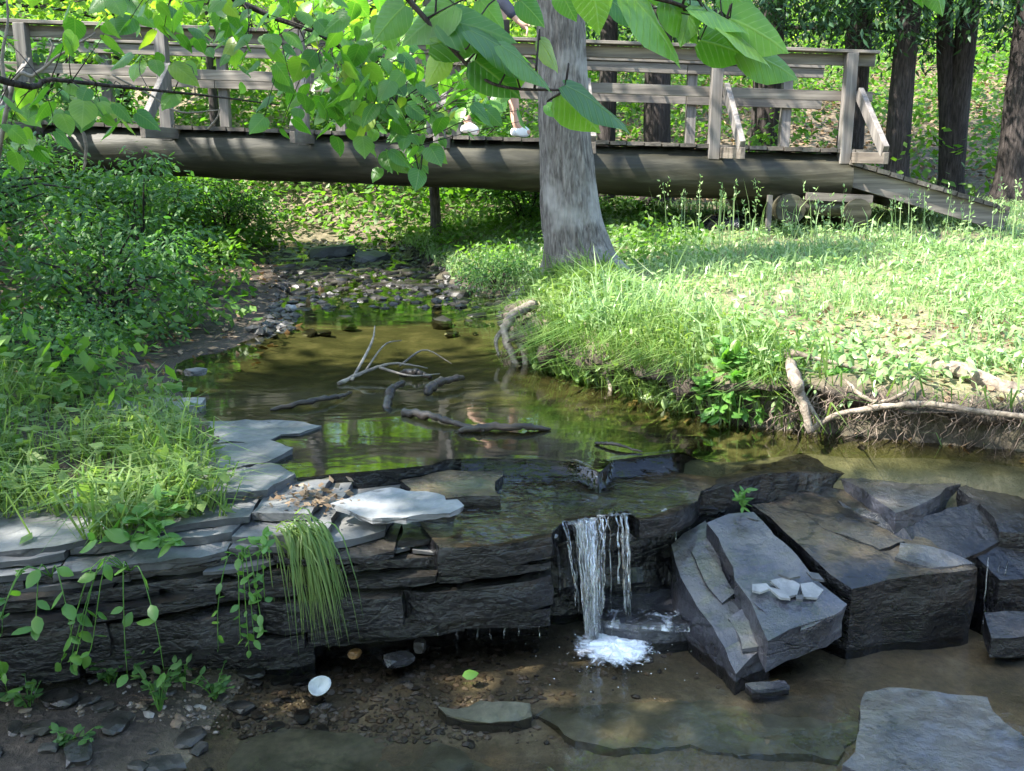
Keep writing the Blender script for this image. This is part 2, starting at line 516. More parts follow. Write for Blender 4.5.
M['water_film'] = mat_water('film_water', (0.75, 0.72, 0.64), (16, 26, 20), 0.5, 0.5, 0.06, (26, 14, 30), (0.66, 0.8))  # diffuse white streaks paint wet glints into the flowing film
M['water_fall'] = mat_water('falling_water', (0.96, 0.97, 0.98), (50, 50, 5), 0.8, 0.62, 0.12, (45, 45, 5), (0.46, 0.78))

def mat_plain(name, c, rough=0.6, spec=0.4, coat=0, var=0.25, sc=30):
    m, t, out = new_mat(name)
    n1 = noise(t, coords(t, (1, 1, 1), True), sc, 4)
    cc = mix(t, ramp(t, n1, [(0.3, var), (0.7, 0.0)]), c, tuple(k * 0.5 for k in c))
    principled(t, out, cc, rough, bump(t, n1, 0.2, 0.003), spec, coat)
    return m
M['foam'] = mat_plain('white_foam', (0.82, 0.84, 0.87), 0.5, 0.4, 0, 0.1)
M['shell'] = mat_plain('white_shell', (0.45, 0.46, 0.44), 0.35, 0.5, 0, 0.75, 45)
M['skin'] = mat_plain('skin', (0.55, 0.33, 0.25), 0.5, 0.3, 0, 0.1)
M['shirt'] = mat_plain('dark_shirt', (0.05, 0.055, 0.08), 0.85, 0.2)
M['shorts'] = mat_plain('grey_shorts', (0.1, 0.1, 0.11), 0.85, 0.2)
M['shoe'] = mat_plain('white_shoe', (0.75, 0.75, 0.76), 0.6, 0.3, 0, 0.1)
M['hair'] = mat_plain('brown_hair', (0.06, 0.04, 0.03), 0.6, 0.3)

# ------------------------------------------------------------------ terrain
XR_Y = [1.0, 2.8, 3.05, 3.25, 3.50, 3.66, 4.2, 4.6, 5.0, 5.5, 6.7, 7.5, 8.6, 10, 12, 16]
XR_X = [3.4, 2.9, 2.3, 1.85, 1.15, 0.76, 0.4, 0.08, 0.0, -0.02, -0.06, -0.5, -0.8, -1.2, -2.6, -7]
XL_Y = [1.0, 2.9, 3.5, 4.03, 4.7, 5.7, 7.7, 10, 12, 16]
XL_X = [-0.9, -0.75, -0.98, -1.3, -1.55, -1.36, -1.75, -2.5, -4.2, -9]
YL_X = [-3, -1.6, -0.6, 0.1, 0.4, 0.7, 1.7, 2.6]
YL_Y = [2.8, 2.82, 2.92, 2.98, 3.08, 3.16, 2.98, 2.7]

def water_z(Y):
    return 0.47 + 0.014 * np.maximum(np.asarray(Y, float) - 5.2, 0)

def H(x, y, detail=True):
    x = np.asarray(x, float); y = np.asarray(y, float)
    wob = 0.06 * fbm(x * 2.1, y * 2.1, 0, 3) if detail else 0
    xr = np.interp(y, XR_Y, XR_X) + wob
    xl = np.interp(y, XL_Y, XL_X) + wob
    yl = np.interp(x, YL_X, YL_Y)
    wz = water_z(y)
    # upper channel
    bed = wz - 0.035 - 0.04 * np.clip(np.minimum(x - xl, xr - x) / 0.5, 0, 1) + 0.02 * smooth(5.2, 6.2, y)
    bed = bed + 0.02 * fbm(x * 3, y * 3, 0, 5)
    dr = np.maximum(x - xr, 0); dl = np.maximum(xl - x, 0)
    field = 0.655 + 0.033 * (np.minimum(y, 10.5) - 3.7) + 0.05 * smooth(0.4, 3.0, dr)
    steep = 0.02 * smooth(0, .05, dr) + 0.17 * smooth(0.10, 0.20, dr) + 0.11 * smooth(0.15, 0.75, dr) + 0.03 * dr
    gentle = 0.06 * smooth(0, 0.1, dr) + 0.17 * dr
    k = smooth(5.8, 7.4, y)
    rise_r = np.minimum(steep * (1 - k) + gentle * k, np.maximum(field - bed, 0.02))
    rise_l = 0.05 * smooth(0.0, 0.12, dl) + 0.30 * np.maximum(dl - 0.55, 0) * smooth(2.6, 4.2, y) + 0.1 * np.maximum(dl - 1.2, 0)
    rise_l = np.minimum(rise_l, 1.6 + 0.15 * dl)
    up = bed + np.where(x > xr, rise_r, 0) + np.where(x < xl, rise_l, 0)
    # woodland hill behind
    hill_r = 0.27 * np.maximum(y - 12.0, 0) * smooth(-3, 3, x - (-1.0)) 
    hill_l = 0.25 * np.maximum(y - 10.5, 0) * (1 - smooth(-3, 3, x + 1.0))
    up = up + np.minimum(hill_r + hill_l, 14) 
    # lower creek bed
    low = -0.035 + 0.016 * fbm(x * 4, y * 4, 0, 9) + 0.09 * smooth(-0.55, -1.15, x) + 0.2 * np.maximum(-x - 2.2, 0) + 0.5 * np.maximum(x - 3.0, 0)
    low = np.minimum(low, 1.2)
    s = smooth(yl + 0.10, yl + 0.22, y)
    z = low * (1 - s) + up * s
    z = z + 0.012 * fbm(x * 7, y * 7, 0, 11) * s
    if detail:
        z = z + smooth(9, 14, y) * 0.18 * fbm(x * 0.8, y * 0.8, 0, 21)
    return z

def axis(parts):
    return np.concatenate([np.arange(a, b, s) for a, b, s in parts] + [[parts[-1][1]]])
gx = axis([(-60, -12, 4), (-12, -4, 0.4), (-4, 4.5, 0.045), (4.5, 12, 0.4), (12, 60, 4)])
gy = axis([(-6, 1.2, 0.6), (1.2, 7.5, 0.04), (7.5, 12.5, 0.12), (12.5, 26, 0.5), (26, 70, 3)])
XX, YY = np.meshgrid(gx, gy)
ZZ = H(XX, YY)
V = np.stack([XX, YY, ZZ], -1).reshape(-1, 3)
ni, nj = len(gy), len(gx)
idx = np.arange(ni * nj).reshape(ni, nj)
F = np.stack([idx[:-1, :-1], idx[:-1, 1:], idx[1:, 1:], idx[1:, :-1]], -1).reshape(-1, 4)
gme = mesh_np('ground', V, F, M['ground'], True)
x_, y_ = V[:, 0], V[:, 1]
xr_ = np.interp(y_, XR_Y, XR_X); xl_ = np.interp(y_, XL_Y, XL_X); yl_ = np.interp(x_, YL_X, YL_Y)
inch = smooth(-0.05, 0.03, x_ - xl_) * smooth(-0.05, 0.03, xr_ - x_)
bedm = np.where(y_ < yl_ + 0.15, smooth(-1.0, -.75, x_ + .12 * fbm(x_ * 3, y_ * 3, 0, 33)), inch)
turf = smooth(0.10, 0.35, x_ - xr_) * smooth(2.9, 3.2, y_) * (1 - smooth(9.5, 11.5, y_))
lit = np.maximum(smooth(9.5, 12, y_), smooth(0.6, 1.4, xl_ - x_) * 0.8) * (y_ > 3)
patch = smooth(0.0, 0.3, fbm(x_ * 1.4, y_ * 1.4, 0, 31)) * turf * 0.5
colz = np.stack([bedm, turf - patch, np.clip(lit + patch * 0.8, 0, 1), np.ones_like(bedm)], -1).astype(np.float32)
ca = gme.color_attributes.new('zone', 'FLOAT_COLOR', 'POINT')
ca.data.foreach_set('color', colz.ravel())
ground = tag(obj('ground', gme), kind='structure')

def SF(px, py, lift=0.0, Y0=1.5, Y1=30):
    """where this line of sight meets the terrain"""
    d = ray(px, py)
    tt = np.linspace(Y0, Y1, 3000) / d[1]
    Q = EYE[None] + d[None] * tt[:, None]
    below = Q[:, 2] < H(Q[:, 0], Q[:, 1])
    k = int(np.argmax(below)) if below.any() else len(tt) - 1
    return Q[k] + np.array([0, 0, lift])

# the sod that overhangs the undercut bank
def bank_lip():
    ys = np.linspace(2.6, 5.6, 150)
    c = np.stack([np.interp(ys, XR_Y, XR_X) + 0.06 * fbm(np.interp(ys, XR_Y, XR_X) * 2.1, ys * 2.1, 0, 3), ys], -1)
    for _ in range(6): c[1:-1] = (c[:-2] + c[1:-1] * 2 + c[2:]) / 4
    t = np.gradient(c, axis=0); t /= np.linalg.norm(t, axis=1, keepdims=True)
    nrm = np.stack([t[:, 1], -t[:, 0]], -1)
    prof = [(.50, .0), (.36, .012), (.22, .012), (.12, -.006), (.05, -.035), (.02, -.065), (.05, -.085), (.12, -.088), (.24, -.09)]
    V, F = [], []
    for i in range(len(ys)):
        top = None
        for k, (d, dz) in enumerate(prof):
            w1 = 0.06 * vnoise(i * .22, k * .3, 0, 5) + .05 * vnoise(i * .7, k * .6, 0, 6)
            q = c[i] + nrm[i] * (d + w1)
            if k <= 2: z = float(H(q[0], q[1])) + dz; zt = z
            else: z = zt + dz * (1 + .5 * vnoise(i * .25, 0, 0, 12)) + .03 * vnoise(i * .6, k, 0, 8)
            V.append((q[0], q[1], z))
    m = len(prof)
    for i in range(len(ys) - 1):
        for k in range(m - 1):
            F.append((i * m + k, i * m + k + 1, (i + 1) * m + k + 1, (i + 1) * m + k))
    me = mesh_np('bank_edge', V, F, M['ground'], True)
    cz = np.tile(np.array([[0, .9, 0, 1]] * 3 + [[0, .45, .3, 1]] + [[0, 0, 0, 1]] * 5, np.float32), (len(ys), 1))
    a_ = me.color_attributes.new('zone', 'FLOAT_COLOR', 'POINT'); a_.data.foreach_set('color', cz.ravel())
    return me
tag(obj('bank_edge', bank_lip()), kind='structure')

# ------------------------------------------------------------------ water
def strip_water(name, ys, xl, xr, zf, nx, mat):
    V, F = [], []
    for j, y in enumerate(ys):
        a, b = xl(y), xr(y)
        for i in range(nx):
            x = a + (b - a) * i / (nx - 1)
            V.append((x, y, zf(x, y)))
    for j in range(len(ys) - 1):
        for i in range(nx - 1):
            F.append((j * nx + i, j * nx + i + 1, (j + 1) * nx + i + 1, (j + 1) * nx + i))
    me = mesh_np(name, V, F, mat, True)
    return tag(obj(name, me), kind='structure')

STEP_PX = [(250, 482), (290, 479), (330, 474), (380, 470), (432, 465), (448, 459), (482, 458), (540, 459), (575, 462), (600, 472), (612, 460), (645, 456), (682, 452), (705, 462), (745, 462), (800, 453), (850, 458), (930, 458), (1030, 468), (1100, 476)]
STEP = [G(px, py, 0.468) for px, py in STEP_PX]
sx = [p[0] for p in STEP]; sy = [p[1] for p in STEP]
def pool_sheet():
    V, F = [], []
    nx, ny = 100, 120
    ys = np.concatenate([np.linspace(2.95, 3.7, 70), np.linspace(3.75, 11, 50)])
    for y in ys:
        a = np.interp(y, XL_Y, XL_X) - 0.25; b = np.interp(y, XR_Y, XR_X) + 0.2
        for i in range(nx):
            x = a + (b - a) * i / (nx - 1)
            yy = max(y, np.interp(x, sx, sy) - 0.006)
            V.append((x, yy, water_z(yy)))
    for j in range(len(ys) - 1):
        for i in range(nx - 1):
            q = j * nx + i
            if max(V[q + nx][1] - V[q][1], V[q + nx + 1][1] - V[q + 1][1]) < 1e-6: continue
            F.append((q, q + 1, q + nx + 1, q + nx))
    return mesh_np('pool_water', V, F, M['water_pool'], True)
tag(obj('pool_water', pool_sheet()), kind='structure')
strip_water('creek_water', list(np.linspace(-3, 3.1, 20)), lambda y: -1.6, lambda y: 3.2, lambda x, y: 0.0, 20, M['water_low'])

# ------------------------------------------------------------------ rocks
def jag(poly, step=0.06, amp=0.010, seed=0):
    rnd = random.Random(seed)
    out = []
    n = len(poly)
    for i in range(n):
        a, b = np.array(poly[i], float), np.array(poly[(i + 1) % n], float)
        k = max(1, int(np.linalg.norm((b - a)[:2]) / step))
        for j in range(k):
            p = a + (b - a) * j / k
            if j:
                p = p + np.array([rnd.uniform(-amp, amp), rnd.uniform(-amp, amp), rnd.uniform(-amp, amp) * 0.3])
                e = min(j, k - j) / max(1, k)
                p = p + np.array([float(vnoise(p[0] * 5, p[1] * 5, seed * 1.3, 3)), float(vnoise(p[0] * 5, p[1] * 5, seed * 1.3, 4)), 0]) * amp * 2.6 * min(1, e * 4)
            out.append(p)
    return out

def rock_mesh(name, top, bottom, mat, res=0.05, rough=0.010, strata=0.006, seed=0, under=0.0, origin=None, step=0.06, amp=0.01, tilt=0.0):
    """top: polygon of points; bottom: z of the underside (or thickness if negative); under: how far the foot is drawn in"""
    top = jag(top, step, amp, seed)
    n = len(top)
    c = np.mean(top, axis=0)
    bm = bmesh.new()
    vt = [bm.verts.new(tuple(p)) for p in top]
    vb = []
    for p in top:
        q = np.array(p) + (c - p) * under
        q[2] = p[2] + bottom if bottom < 0 else bottom
        vb.append(bm.verts.new(tuple(q)))
    bm.faces.new(vt)
    bm.faces.new(vb[::-1])
    for i in range(n):
        j = (i + 1) % n
        bm.faces.new((vt[i], vb[i], vb[j], vt[j]))
    bmesh.ops.recalc_face_normals(bm, faces=bm.faces)
    bmesh.ops.triangulate(bm, faces=bm.faces, quad_method='BEAUTY', ngon_method='BEAUTY')
    for _ in range(6):
        es = [e for e in bm.edges if e.calc_length() > res * 1.5]
        if not es or len(bm.verts) > 9000: break
        bmesh.ops.subdivide_edges(bm, edges=es, cuts=1)
        bmesh.ops.triangulate(bm, faces=[f for f in bm.faces if len(f.verts) > 3])
    bm.normal_update()
    P = np.array([v.co[:] for v in bm.verts]); Nn = np.array([v.normal[:] for v in bm.verts])
    s = seed * 3.7
    d = rough * fbm(P[:, 0] * 9 + s, P[:, 1] * 9, P[:, 2] * 9, 41 + seed)
    d = d + rough * 0.5 * vnoise(P[:, 0] * 45 + s, P[:, 1] * 45, P[:, 2] * 45, 43)
    horiz = np.sqrt(np.clip(1 - Nn[:, 2] ** 2, 0, 1))
    lay = vnoise(P[:, 0] * 1.5 + s, P[:, 1] * 1.5, P[:, 2] * 42 + s, 47) + 0.6 * np.round(vnoise(P[:, 0] * 4 + s, P[:, 1] * 4, P[:, 2] * 18, 53) * 2) / 2
    d = d + strata * horiz * lay
    # the flat tops break into thin leaves
    terr = np.floor(fbm(P[:, 0] * 5 + s, P[:, 1] * 5, 0, 59 + seed) * 3) / 3
    P = P + Nn * d[:, None]
    P[:, 2] += (1 - horiz) * terr * rough * 1.2
    if origin is None:
        origin = np.array([c[0], c[1], P[:, 2].min()])
    for v, p in zip(bm.verts, P - origin): v.co = p
    me = bpy.data.meshes.new(name)
    bm.to_mesh(me); bm.free()
    me.polygons.foreach_set('use_smooth', [True] * len(me.polygons))
    me.set_sharp_from_angle(angle=math.radians(32))
    if mat: me.materials.append(mat)
    me.update()
    return me, origin

def rock(name, top, bottom, mat, label=None, cat='rock', group=None, parent=None, **kw):
    if parent is not None: kw['origin'] = np.array(parent.location)
    me, org = rock_mesh(name, top, bottom, mat, **kw)
    o = obj(name, me, parent, None if parent is not None else org)
    if parent is None: tag(o, label, cat, group)
    return o

def front(pts, z): return [G(px, py, z) for px, py in pts]
def slab_poly(fr, z, back):
    f = front(fr, z)
    b = [np.array([x, y, z]) for x, y in back]
    return f + b

# left ledge: thin broken beds over thick dark wet ones
ledge = empty('rock_ledge', G(200, 640, 0.0), 'long layered rock ledge with pale dry top and dark overhung face', 'rock ledge')
FX = [G(px, py, .25) for px, py in [(-160, 650), (20, 638), (110, 624), (220, 612), (300, 605), (380, 596), (470, 588), (552, 580)]]
FXx, FXy = [p[0] for p in FX], [p[1] for p in FX]
def broken_bed(name, z, th, mat, setback, seed, wmin, wmax, x0=-2.0, x1=None, wob=.035, res=.04, rough=.008, back=3.5, strata=.006):
    rnd = random.Random(seed)
    x1 = FXx[-1] if x1 is None else x1
    Vs, Fs, off = [], [], 0
    x = x0
    org = np.array(ledge.location)
    k = 0
    while x < x1 - .03:
        w_ = min(rnd.uniform(wmin, wmax), x1 - x)
        if x1 - x - w_ < wmin * .6: w_ = x1 - x
        sb = setback + rnd.uniform(-wob, wob)
        zz = z + rnd.uniform(-.004, .004)
        n_ = max(3, int(w_ / .06))
        tilt = rnd.uniform(-.05, .05)
        fr_ = []
        for i in range(n_ + 1):
            xx = x + .002 + (w_ - .004) * i / n_
            yy = np.interp(xx, FXx, FXy) + sb + tilt * (i / n_ - .5) + .022 * float(fbm(xx * 7, seed * 3.1, 0, seed))
            if i in (0, n_): yy += rnd.uniform(.0, .03)
            fr_.append(np.array([xx, yy, zz]))
        poly = fr_ + [np.array([x + w_ - .002, back, zz]), np.array([x + .002, back, zz])]
        me, _ = rock_mesh('t', poly, -th * rnd.uniform(.9, 1.06), None, res=res, rough=rough, strata=strata, seed=seed * 10 + k, origin=org, step=.05, amp=.006)
        nv = len(me.vertices); co = np.empty(nv * 3, np.float32); me.vertices.foreach_get('co', co)
        fi = np.empty(len(me.polygons) * 3, np.int32); me.polygons.foreach_get('vertices', fi)
        Vs.append(co.reshape(-1, 3)); Fs.append(fi.reshape(-1, 3) + off); off += nv
        bpy.data.meshes.remove(me)
        x += w_; k += 1
    me = mesh_np(name, np.vstack(Vs), np.vstack(Fs), M[mat], True)
    me.set_sharp_from_angle(angle=math.radians(30))
    obj(name, me, ledge)
X300, X345, X450 = G(300, 523, .45)[0], G(345, 548, .4)[0], G(448, 540, .39)[0]
broken_bed('top_bed', .455, .020, 'rock_dry', .15, 1, .25, .6, x1=X300 + .02, wob=.05)
broken_bed('thin_bed', .432, .024, 'rock_dry', .085, 2, .2, .5, x1=X300 + .08, wob=.04)
broken_bed('thin_bed', .405, .022, 'rock_dry', .05, 3, .2, .55, x1=X345 + .1, wob=.035)
broken_bed('thin_bed', .382, .020, 'rock_wet', .035, 4, .18, .5, x1=X450, wob=.045)
broken_bed('thin_bed', .361, .016, 'rock_dry', .055, 5, .15, .45, x1=X450 + .07, wob=.04)
broken_bed('thin_bed', .344, .020, 'rock_wet', .015, 12, .2, .6, x1=X450 + .1, wob=.035)
broken_bed('thin_bed', .323, .022, 'rock_wet', .045, 6, .2, .6, wob=.03)
broken_bed('thin_bed', .300, .028, 'rock_wet', .0, 7, .25, .7, wob=.03)
broken_bed('thin_bed', .271, .020, 'rock_wet', .04, 13, .2, .5, wob=.03)
broken_bed('thick_bed', .250, .095, 'rock_wet', .0, 8, .35, .8, wob=.018, res=.045, rough=.012, strata=.010)
broken_bed('thick_bed', .153, .060, 'rock_wet', .03, 9, .3, .7, wob=.02, res=.045, rough=.012, strata=.010)
broken_bed('foot_bed', .092, .15, 'rock_wet', .10, 10, .3, .6, wob=.03, res=.05, rough=.014, x1=G(330, 600, .1)[0])
broken_bed('foot_bed', .092, .15, 'rock_wet', .2, 11, .3, .6, x0=G(330, 600, .1)[0], wob=.03, res=.05, rough=.014)
XE = FXx[-1]
rock('recess_wall', [np.array([XE - .02, 2.99, .33]), np.array([.3, 2.99, .33]), np.array([.45, 3.03, .33]), np.array([.7, 3.1, .33]), np.array([.7, 3.4, .33]), np.array([XE - .02, 3.4, .33])], -.36, M['rock_wet'], parent=ledge, seed=115, res=.045, rough=.016, strata=.012)
# wet shelf that carries the fall
rock('fall_shelf', slab_poly([(440, 548), (500, 545), (552, 536), (566, 520), (600, 516), (628, 512), (640, 520), (690, 505), (700, 492)], 0.39, [(0.75, 3.25), (0.2, 3.4), (-0.4, 3.35)]), -0.065, M['rock_brown'], parent=ledge, seed=6, res=0.04, rough=0.012, strata=0.008)
rock('splash_apron', slab_poly([(595, 618), (640, 625), (690, 622), (700, 600)], 0.06, [(0.7, 3.25), (0.2, 3.2)]), -0.12, M['rock_slab'], parent=ledge, seed=8, res=0.04)
stp = [G(px, py, 0.463) for px, py in STEP_PX[:13]]
rock('upper_step', stp + [np.array([0.75, 3.5, 0.463]), np.array([0.3, 3.62, 0.463]), np.array([-0.5, 3.55, 0.463]), np.array([-0.95, 3.4, 0.463])], -0.09, M['rock_wet'], parent=ledge, seed=9, res=0.04, rough=0.006)
rock('mid_step', front([(405, 495), (430, 499), (500, 496), (502, 470), (450, 470), (400, 480)], 0.437), -0.06, M['rock_brown'], parent=ledge, seed=10, res=0.04, rough=0.006)

rock('flagstone', front([(330, 503), (348, 497), (375, 489), (425, 491), (446, 499), (464, 506), (450, 513), (412, 516), (372, 518)], 0.466), -0.018, M['rock_white'], 'pale almost white flagstone lying sunlit on the ledge top', 'rock', seed=11, res=0.025, rough=0.007, strata=0.004, step=0.025, amp=0.007)

# tumbled blocks on the right
rock('stone_block', [PY(672, 545, 3.0), PY(705, 522, 3.08), PY(735, 560, 2.95), PY(772, 640, 2.64), PY(736, 674, 2.56), PY(712, 625, 2.7)], -0.22, M['rock_slab'], 'mossy lower block under the tilted slab, near the waterfall', 'rock', seed=12, res=0.035, strata=0.007, under=0.03)
rock('stone_slab', [PY(706, 522, 3.02), PY(728, 513, 3.08), PY(754, 511, 3.08), PY(775, 535, 2.96), PY(846, 606, 2.66), PY(812, 622, 2.60), PY(768, 641, 2.545), PY(735, 580, 2.78)], -0.10, M['rock_slab'], 'long tilted blue-grey slab carrying loose shale flakes', 'rock', seed=13, res=0.035, rough=0.005, strata=0.006, under=0.02)
rock('stone_block', [PY(752, 505, 3.12), PY(815, 500, 3.25), PY(888, 520, 3.12), PY(978, 568, 2.86), PY(930, 574, 2.80), PY(852, 589, 2.74), PY(800, 545, 2.92)], -0.30, M['rock_brown'], 'large square block with brown wet top and sheer black front', 'rock', seed=14, res=0.035, rough=0.007, strata=0.008, under=0.02)
rock('stone_slab', [PY(842, 480, 3.28), PY(862, 466, 3.4), PY(920, 460, 3.45), PY(968, 472, 3.35), PY(960, 484, 3.22), PY(896, 513, 3.03)], -0.12, M['rock_slab'], 'wedge-shaped wet slab on top of the pile below the root bank', 'rock', seed=15, res=0.035, rough=0.008, strata=0.009)
rock('stone_block', [PY(838, 500, 3.2), PY(900, 520, 3.06), PY(975, 500, 3.16), PY(1000, 540, 3.0), PY(960, 560, 2.93), PY(880, 545, 3.0)], -0.3, M['rock_wet'], 'black dripping block beneath the wedge-shaped slab', 'rock', seed=16, res=0.04, rough=0.012, strata=0.009)
rock('stone_block', [PY(958, 488, 3.2), PY(1000, 474, 3.3), PY(1080, 485, 3.25), PY(1060, 535, 2.98), PY(1000, 532, 3.0)], -0.36, M['rock_wet'], 'wet black block at the right-hand end of the ledge', 'rock', seed=17, res=0.04, rough=0.012, strata=0.009)
rock('stone_block', [PY(698, 494, 3.10), PY(716, 479, 3.22), PY(750, 463, 3.36), PY(800, 454, 3.44), PY(842, 457, 3.44), PY(846, 473, 3.3), PY(800, 471, 3.26), PY(762, 474, 3.2), PY(730, 484, 3.13)], -0.34, M['rock_wet'], 'dark humped rock with a fern sprig growing from its front', 'rock', seed=18, res=0.035, rough=0.014, strata=0.009)
rock('stone_block', [PY(752, 506, 3.18), PY(800, 492, 3.25), PY(845, 484, 3.3), PY(870, 500, 3.2), PY(895, 522, 3.08), PY(820, 514, 3.1)], -0.2, M['rock_brown'], 'low brown rock with water sliding over it between the blocks', 'rock', seed=19, res=0.04, rough=0.01)
rock('stone_block', [PY(966, 545, 3.0), PY(1010, 536, 3.05), PY(1080, 545, 3.0), PY(1075, 575, 2.9), PY(1000, 580, 2.88)], -0.3, M['rock_wet'], 'black wet block low in the pile at the right edge of the view', 'rock', seed=119, res=.04, rough=.014, strata=.01)
rock('flat_rock', [PY(984, 612, 2.80), PY(1040, 606, 2.83), PY(1060, 630, 2.74), PY(992, 638, 2.70)], -0.06, M['rock_wet'], 'small dark wet rock at the foot of the right-hand block', 'rock', seed=20, res=0.04)
rock('flat_rock', front([(866, 693), (915, 690), (988, 696), (1005, 722), (1034, 745), (1040, 790), (930, 800), (842, 764), (858, 730)], 0.05), -0.08, M['rock_slab'], 'flat blue-grey slab lying in the shallow water nearest the camera', 'rock', seed=21, res=0.03, rough=0.006, strata=0.006)
rock('flat_rock', front([(438, 706), (480, 700), (530, 704), (532, 716), (500, 721), (455, 717)], 0.004), -0.05, M['rock_bed'], 'thin mossy plate of bed rock below the gravel', 'rock', seed=22, res=0.03, rough=0.005, strata=0.003, step=0.03)
rock('flat_rock', front([(535, 716), (600, 705), (700, 700), (760, 715), (860, 722), (838, 760), (720, 752), (690, 744), (640, 747), (575, 741)], -0.018), -0.05, M['rock_bed'], 'broad mossy bed-rock plate with a jagged cracked edge', 'rock', seed=23, res=0.035, rough=0.006, strata=0.003, step=0.03)
rock('flat_rock', front([(210, 742), (300, 730), (420, 742), (470, 760), (520, 800), (210, 810)], -0.022), -0.05, M['rock_bed'], 'brown bed-rock plate under shallow water at the bottom edge', 'rock', seed=24, res=0.035, rough=0.006, strata=0.003, step=0.03)
rock('flat_rock', front([(745, 683), (785, 680), (790, 686), (752, 689)], 0.012), -0.03, M['rock_slab'], 'small slate sliver in the water before the tilted slab', 'rock', seed=25, res=0.02, rough=0.003, strata=0.002, step=0.02, amp=0.004)

def layer_on(parent_label, pts, th, mat, seed):
    par = [o for o in bpy.data.objects if o.get('label') == parent_label][0]
    rock('loose_layer', pts, -th, M[mat], parent=par, seed=seed, res=.025, rough=.003, strata=.002, step=.03, amp=.005)
LB_ = 'large square block with brown wet top and sheer black front'
layer_on(LB_, [PY(800, 512, 3.15) + np.array([0, 0, .012]), PY(850, 517, 3.12) + np.array([0, 0, .012]), PY(905, 545, 2.97) + np.array([0, 0, .014]), PY(880, 553, 2.93) + np.array([0, 0, .012]), PY(820, 530, 3.04) + np.array([0, 0, .012])], .02, 'rock_brown', 120)
layer_on(LB_, [PY(900, 545, 2.97) + np.array([0, 0, .01]), PY(940, 552, 2.93) + np.array([0, 0, .01]), PY(974, 566, 2.87) + np.array([0, 0, .008]), PY(930, 571, 2.83) + np.array([0, 0, .01]), PY(895, 560, 2.89) + np.array([0, 0, .01])], .02, 'rock_slab', 121)
ST_ = 'long tilted blue-grey slab carrying loose shale flakes'
layer_on(ST_, [PY(800, 632, 2.58) + np.array([0, 0, .004]), PY(822, 590, 2.72) + np.array([0, 0, .008]), PY(847, 606, 2.66) + np.array([0, 0, .006]), PY(826, 620, 2.61) + np.array([0, 0, .006])], .012, 'rock_slab', 122)
MB_ = 'mossy lower block under the tilted slab, near the waterfall'
layer_on(MB_, [PY(690, 552, 2.97) + np.array([0, 0, .008]), PY(712, 548, 2.99) + np.array([0, 0, .01]), PY(735, 596, 2.8) + np.array([0, 0, .012]), PY(722, 606, 2.77) + np.array([0, 0, .01])], .015, 'rock_slab', 123)
layer_on(MB_, [PY(728, 620, 2.72) + np.array([0, 0, .008]), PY(742, 612, 2.74) + np.array([0, 0, .012]), PY(766, 645, 2.63) + np.array([0, 0, .012]), PY(742, 652, 2.61) + np.array([0, 0, .01])], .015, 'rock_slab', 124)

# loose flakes on the tilted slab (plane through its top corners)
pa, pb, pc = PY(706, 522, 3.02), PY(846, 606, 2.66), PY(768, 641, 2.545)
npl = np.cross(pb - pa, pc - pa)
def on_slab(px, py, lift=0.006):
    d = ray(px, py)
    tt = ((pa - EYE) @ npl) / (d @ npl)
    return EYE + d * tt + np.array([0, 0, lift])
FL = [([(770, 584), (786, 580), (800, 588), (797, 598), (788, 600)], 'largest pale shale flake in the middle of the tilted slab'),
      ([(800, 588), (812, 586), (823, 594), (817, 602), (803, 601)], 'squarish pale shale flake beside the slab edge'),
      ([(752, 589), (766, 588), (771, 593), (760, 597), (752, 595)], 'long narrow pale flake at the left of the shale cluster'),
      ([(767, 592), (784, 596), (790, 604), (780, 603)], 'thin slanting pale flake below the largest one'),
      ([(778, 580), (796, 577), (800, 582), (790, 584)], 'small grey flake behind the largest flake'),
      ([(806, 578), (818, 580), (824, 587), (812, 585)], 'grey flake at the far right of the shale cluster'),
      ([(795, 602), (803, 602), (802, 607), (796, 606)], 'tiny flake below the shale cluster')]
for k, (pl, lab) in enumerate(FL):
    rock('shale_flake', [on_slab(px, py, 0.012 + 0.002 * k) for px, py in pl], -0.007, M['rock_white'] if k < 4 else M['rock_dry'], lab, 'shale flake', 'pale shale flakes on the tilted slab', seed=30 + k, res=0.02, rough=0.0006, strata=0.0, step=0.03, amp=0.0008)

# water sheets over the shelf, the fall, trickles, foam
def shelf_film():
    V, F = [], []
    nx, ny = 60, 14
    xs = np.linspace(G(452, 540, 0.4)[0], G(690, 500, 0.4)[0], nx)
    lip = [G(px, py, 0.40) for px, py in [(440, 546), (500, 543), (552, 534), (566, 519), (600, 515), (628, 511), (640, 519), (690, 504)]]
    for x in xs:
        y0 = np.interp(x, [p[0] for p in lip], [p[1] for p in lip]) - 0.006
        y1 = np.interp(x, sx, sy) + 0.02
        for j in range(ny):
            t = j / (ny - 1)
            y = y0 + (y1 - y0) * t
            z = 0.404 + 0.012 * t + 0.006 * vnoise(x * 14, y * 14, 0, 71) + (0.055 * smooth(0.86, 1.0, t))
            V.append((x, y, z))
    for i in range(nx - 1):
        for j in range(ny - 1):
            a = i * ny + j
            F.append((a, a + ny, a + ny + 1, a + 1))
    return mesh_np('shelf_water', V, F, M['water_film'], True)
tag(obj('shelf_water', shelf_film()), kind='structure')

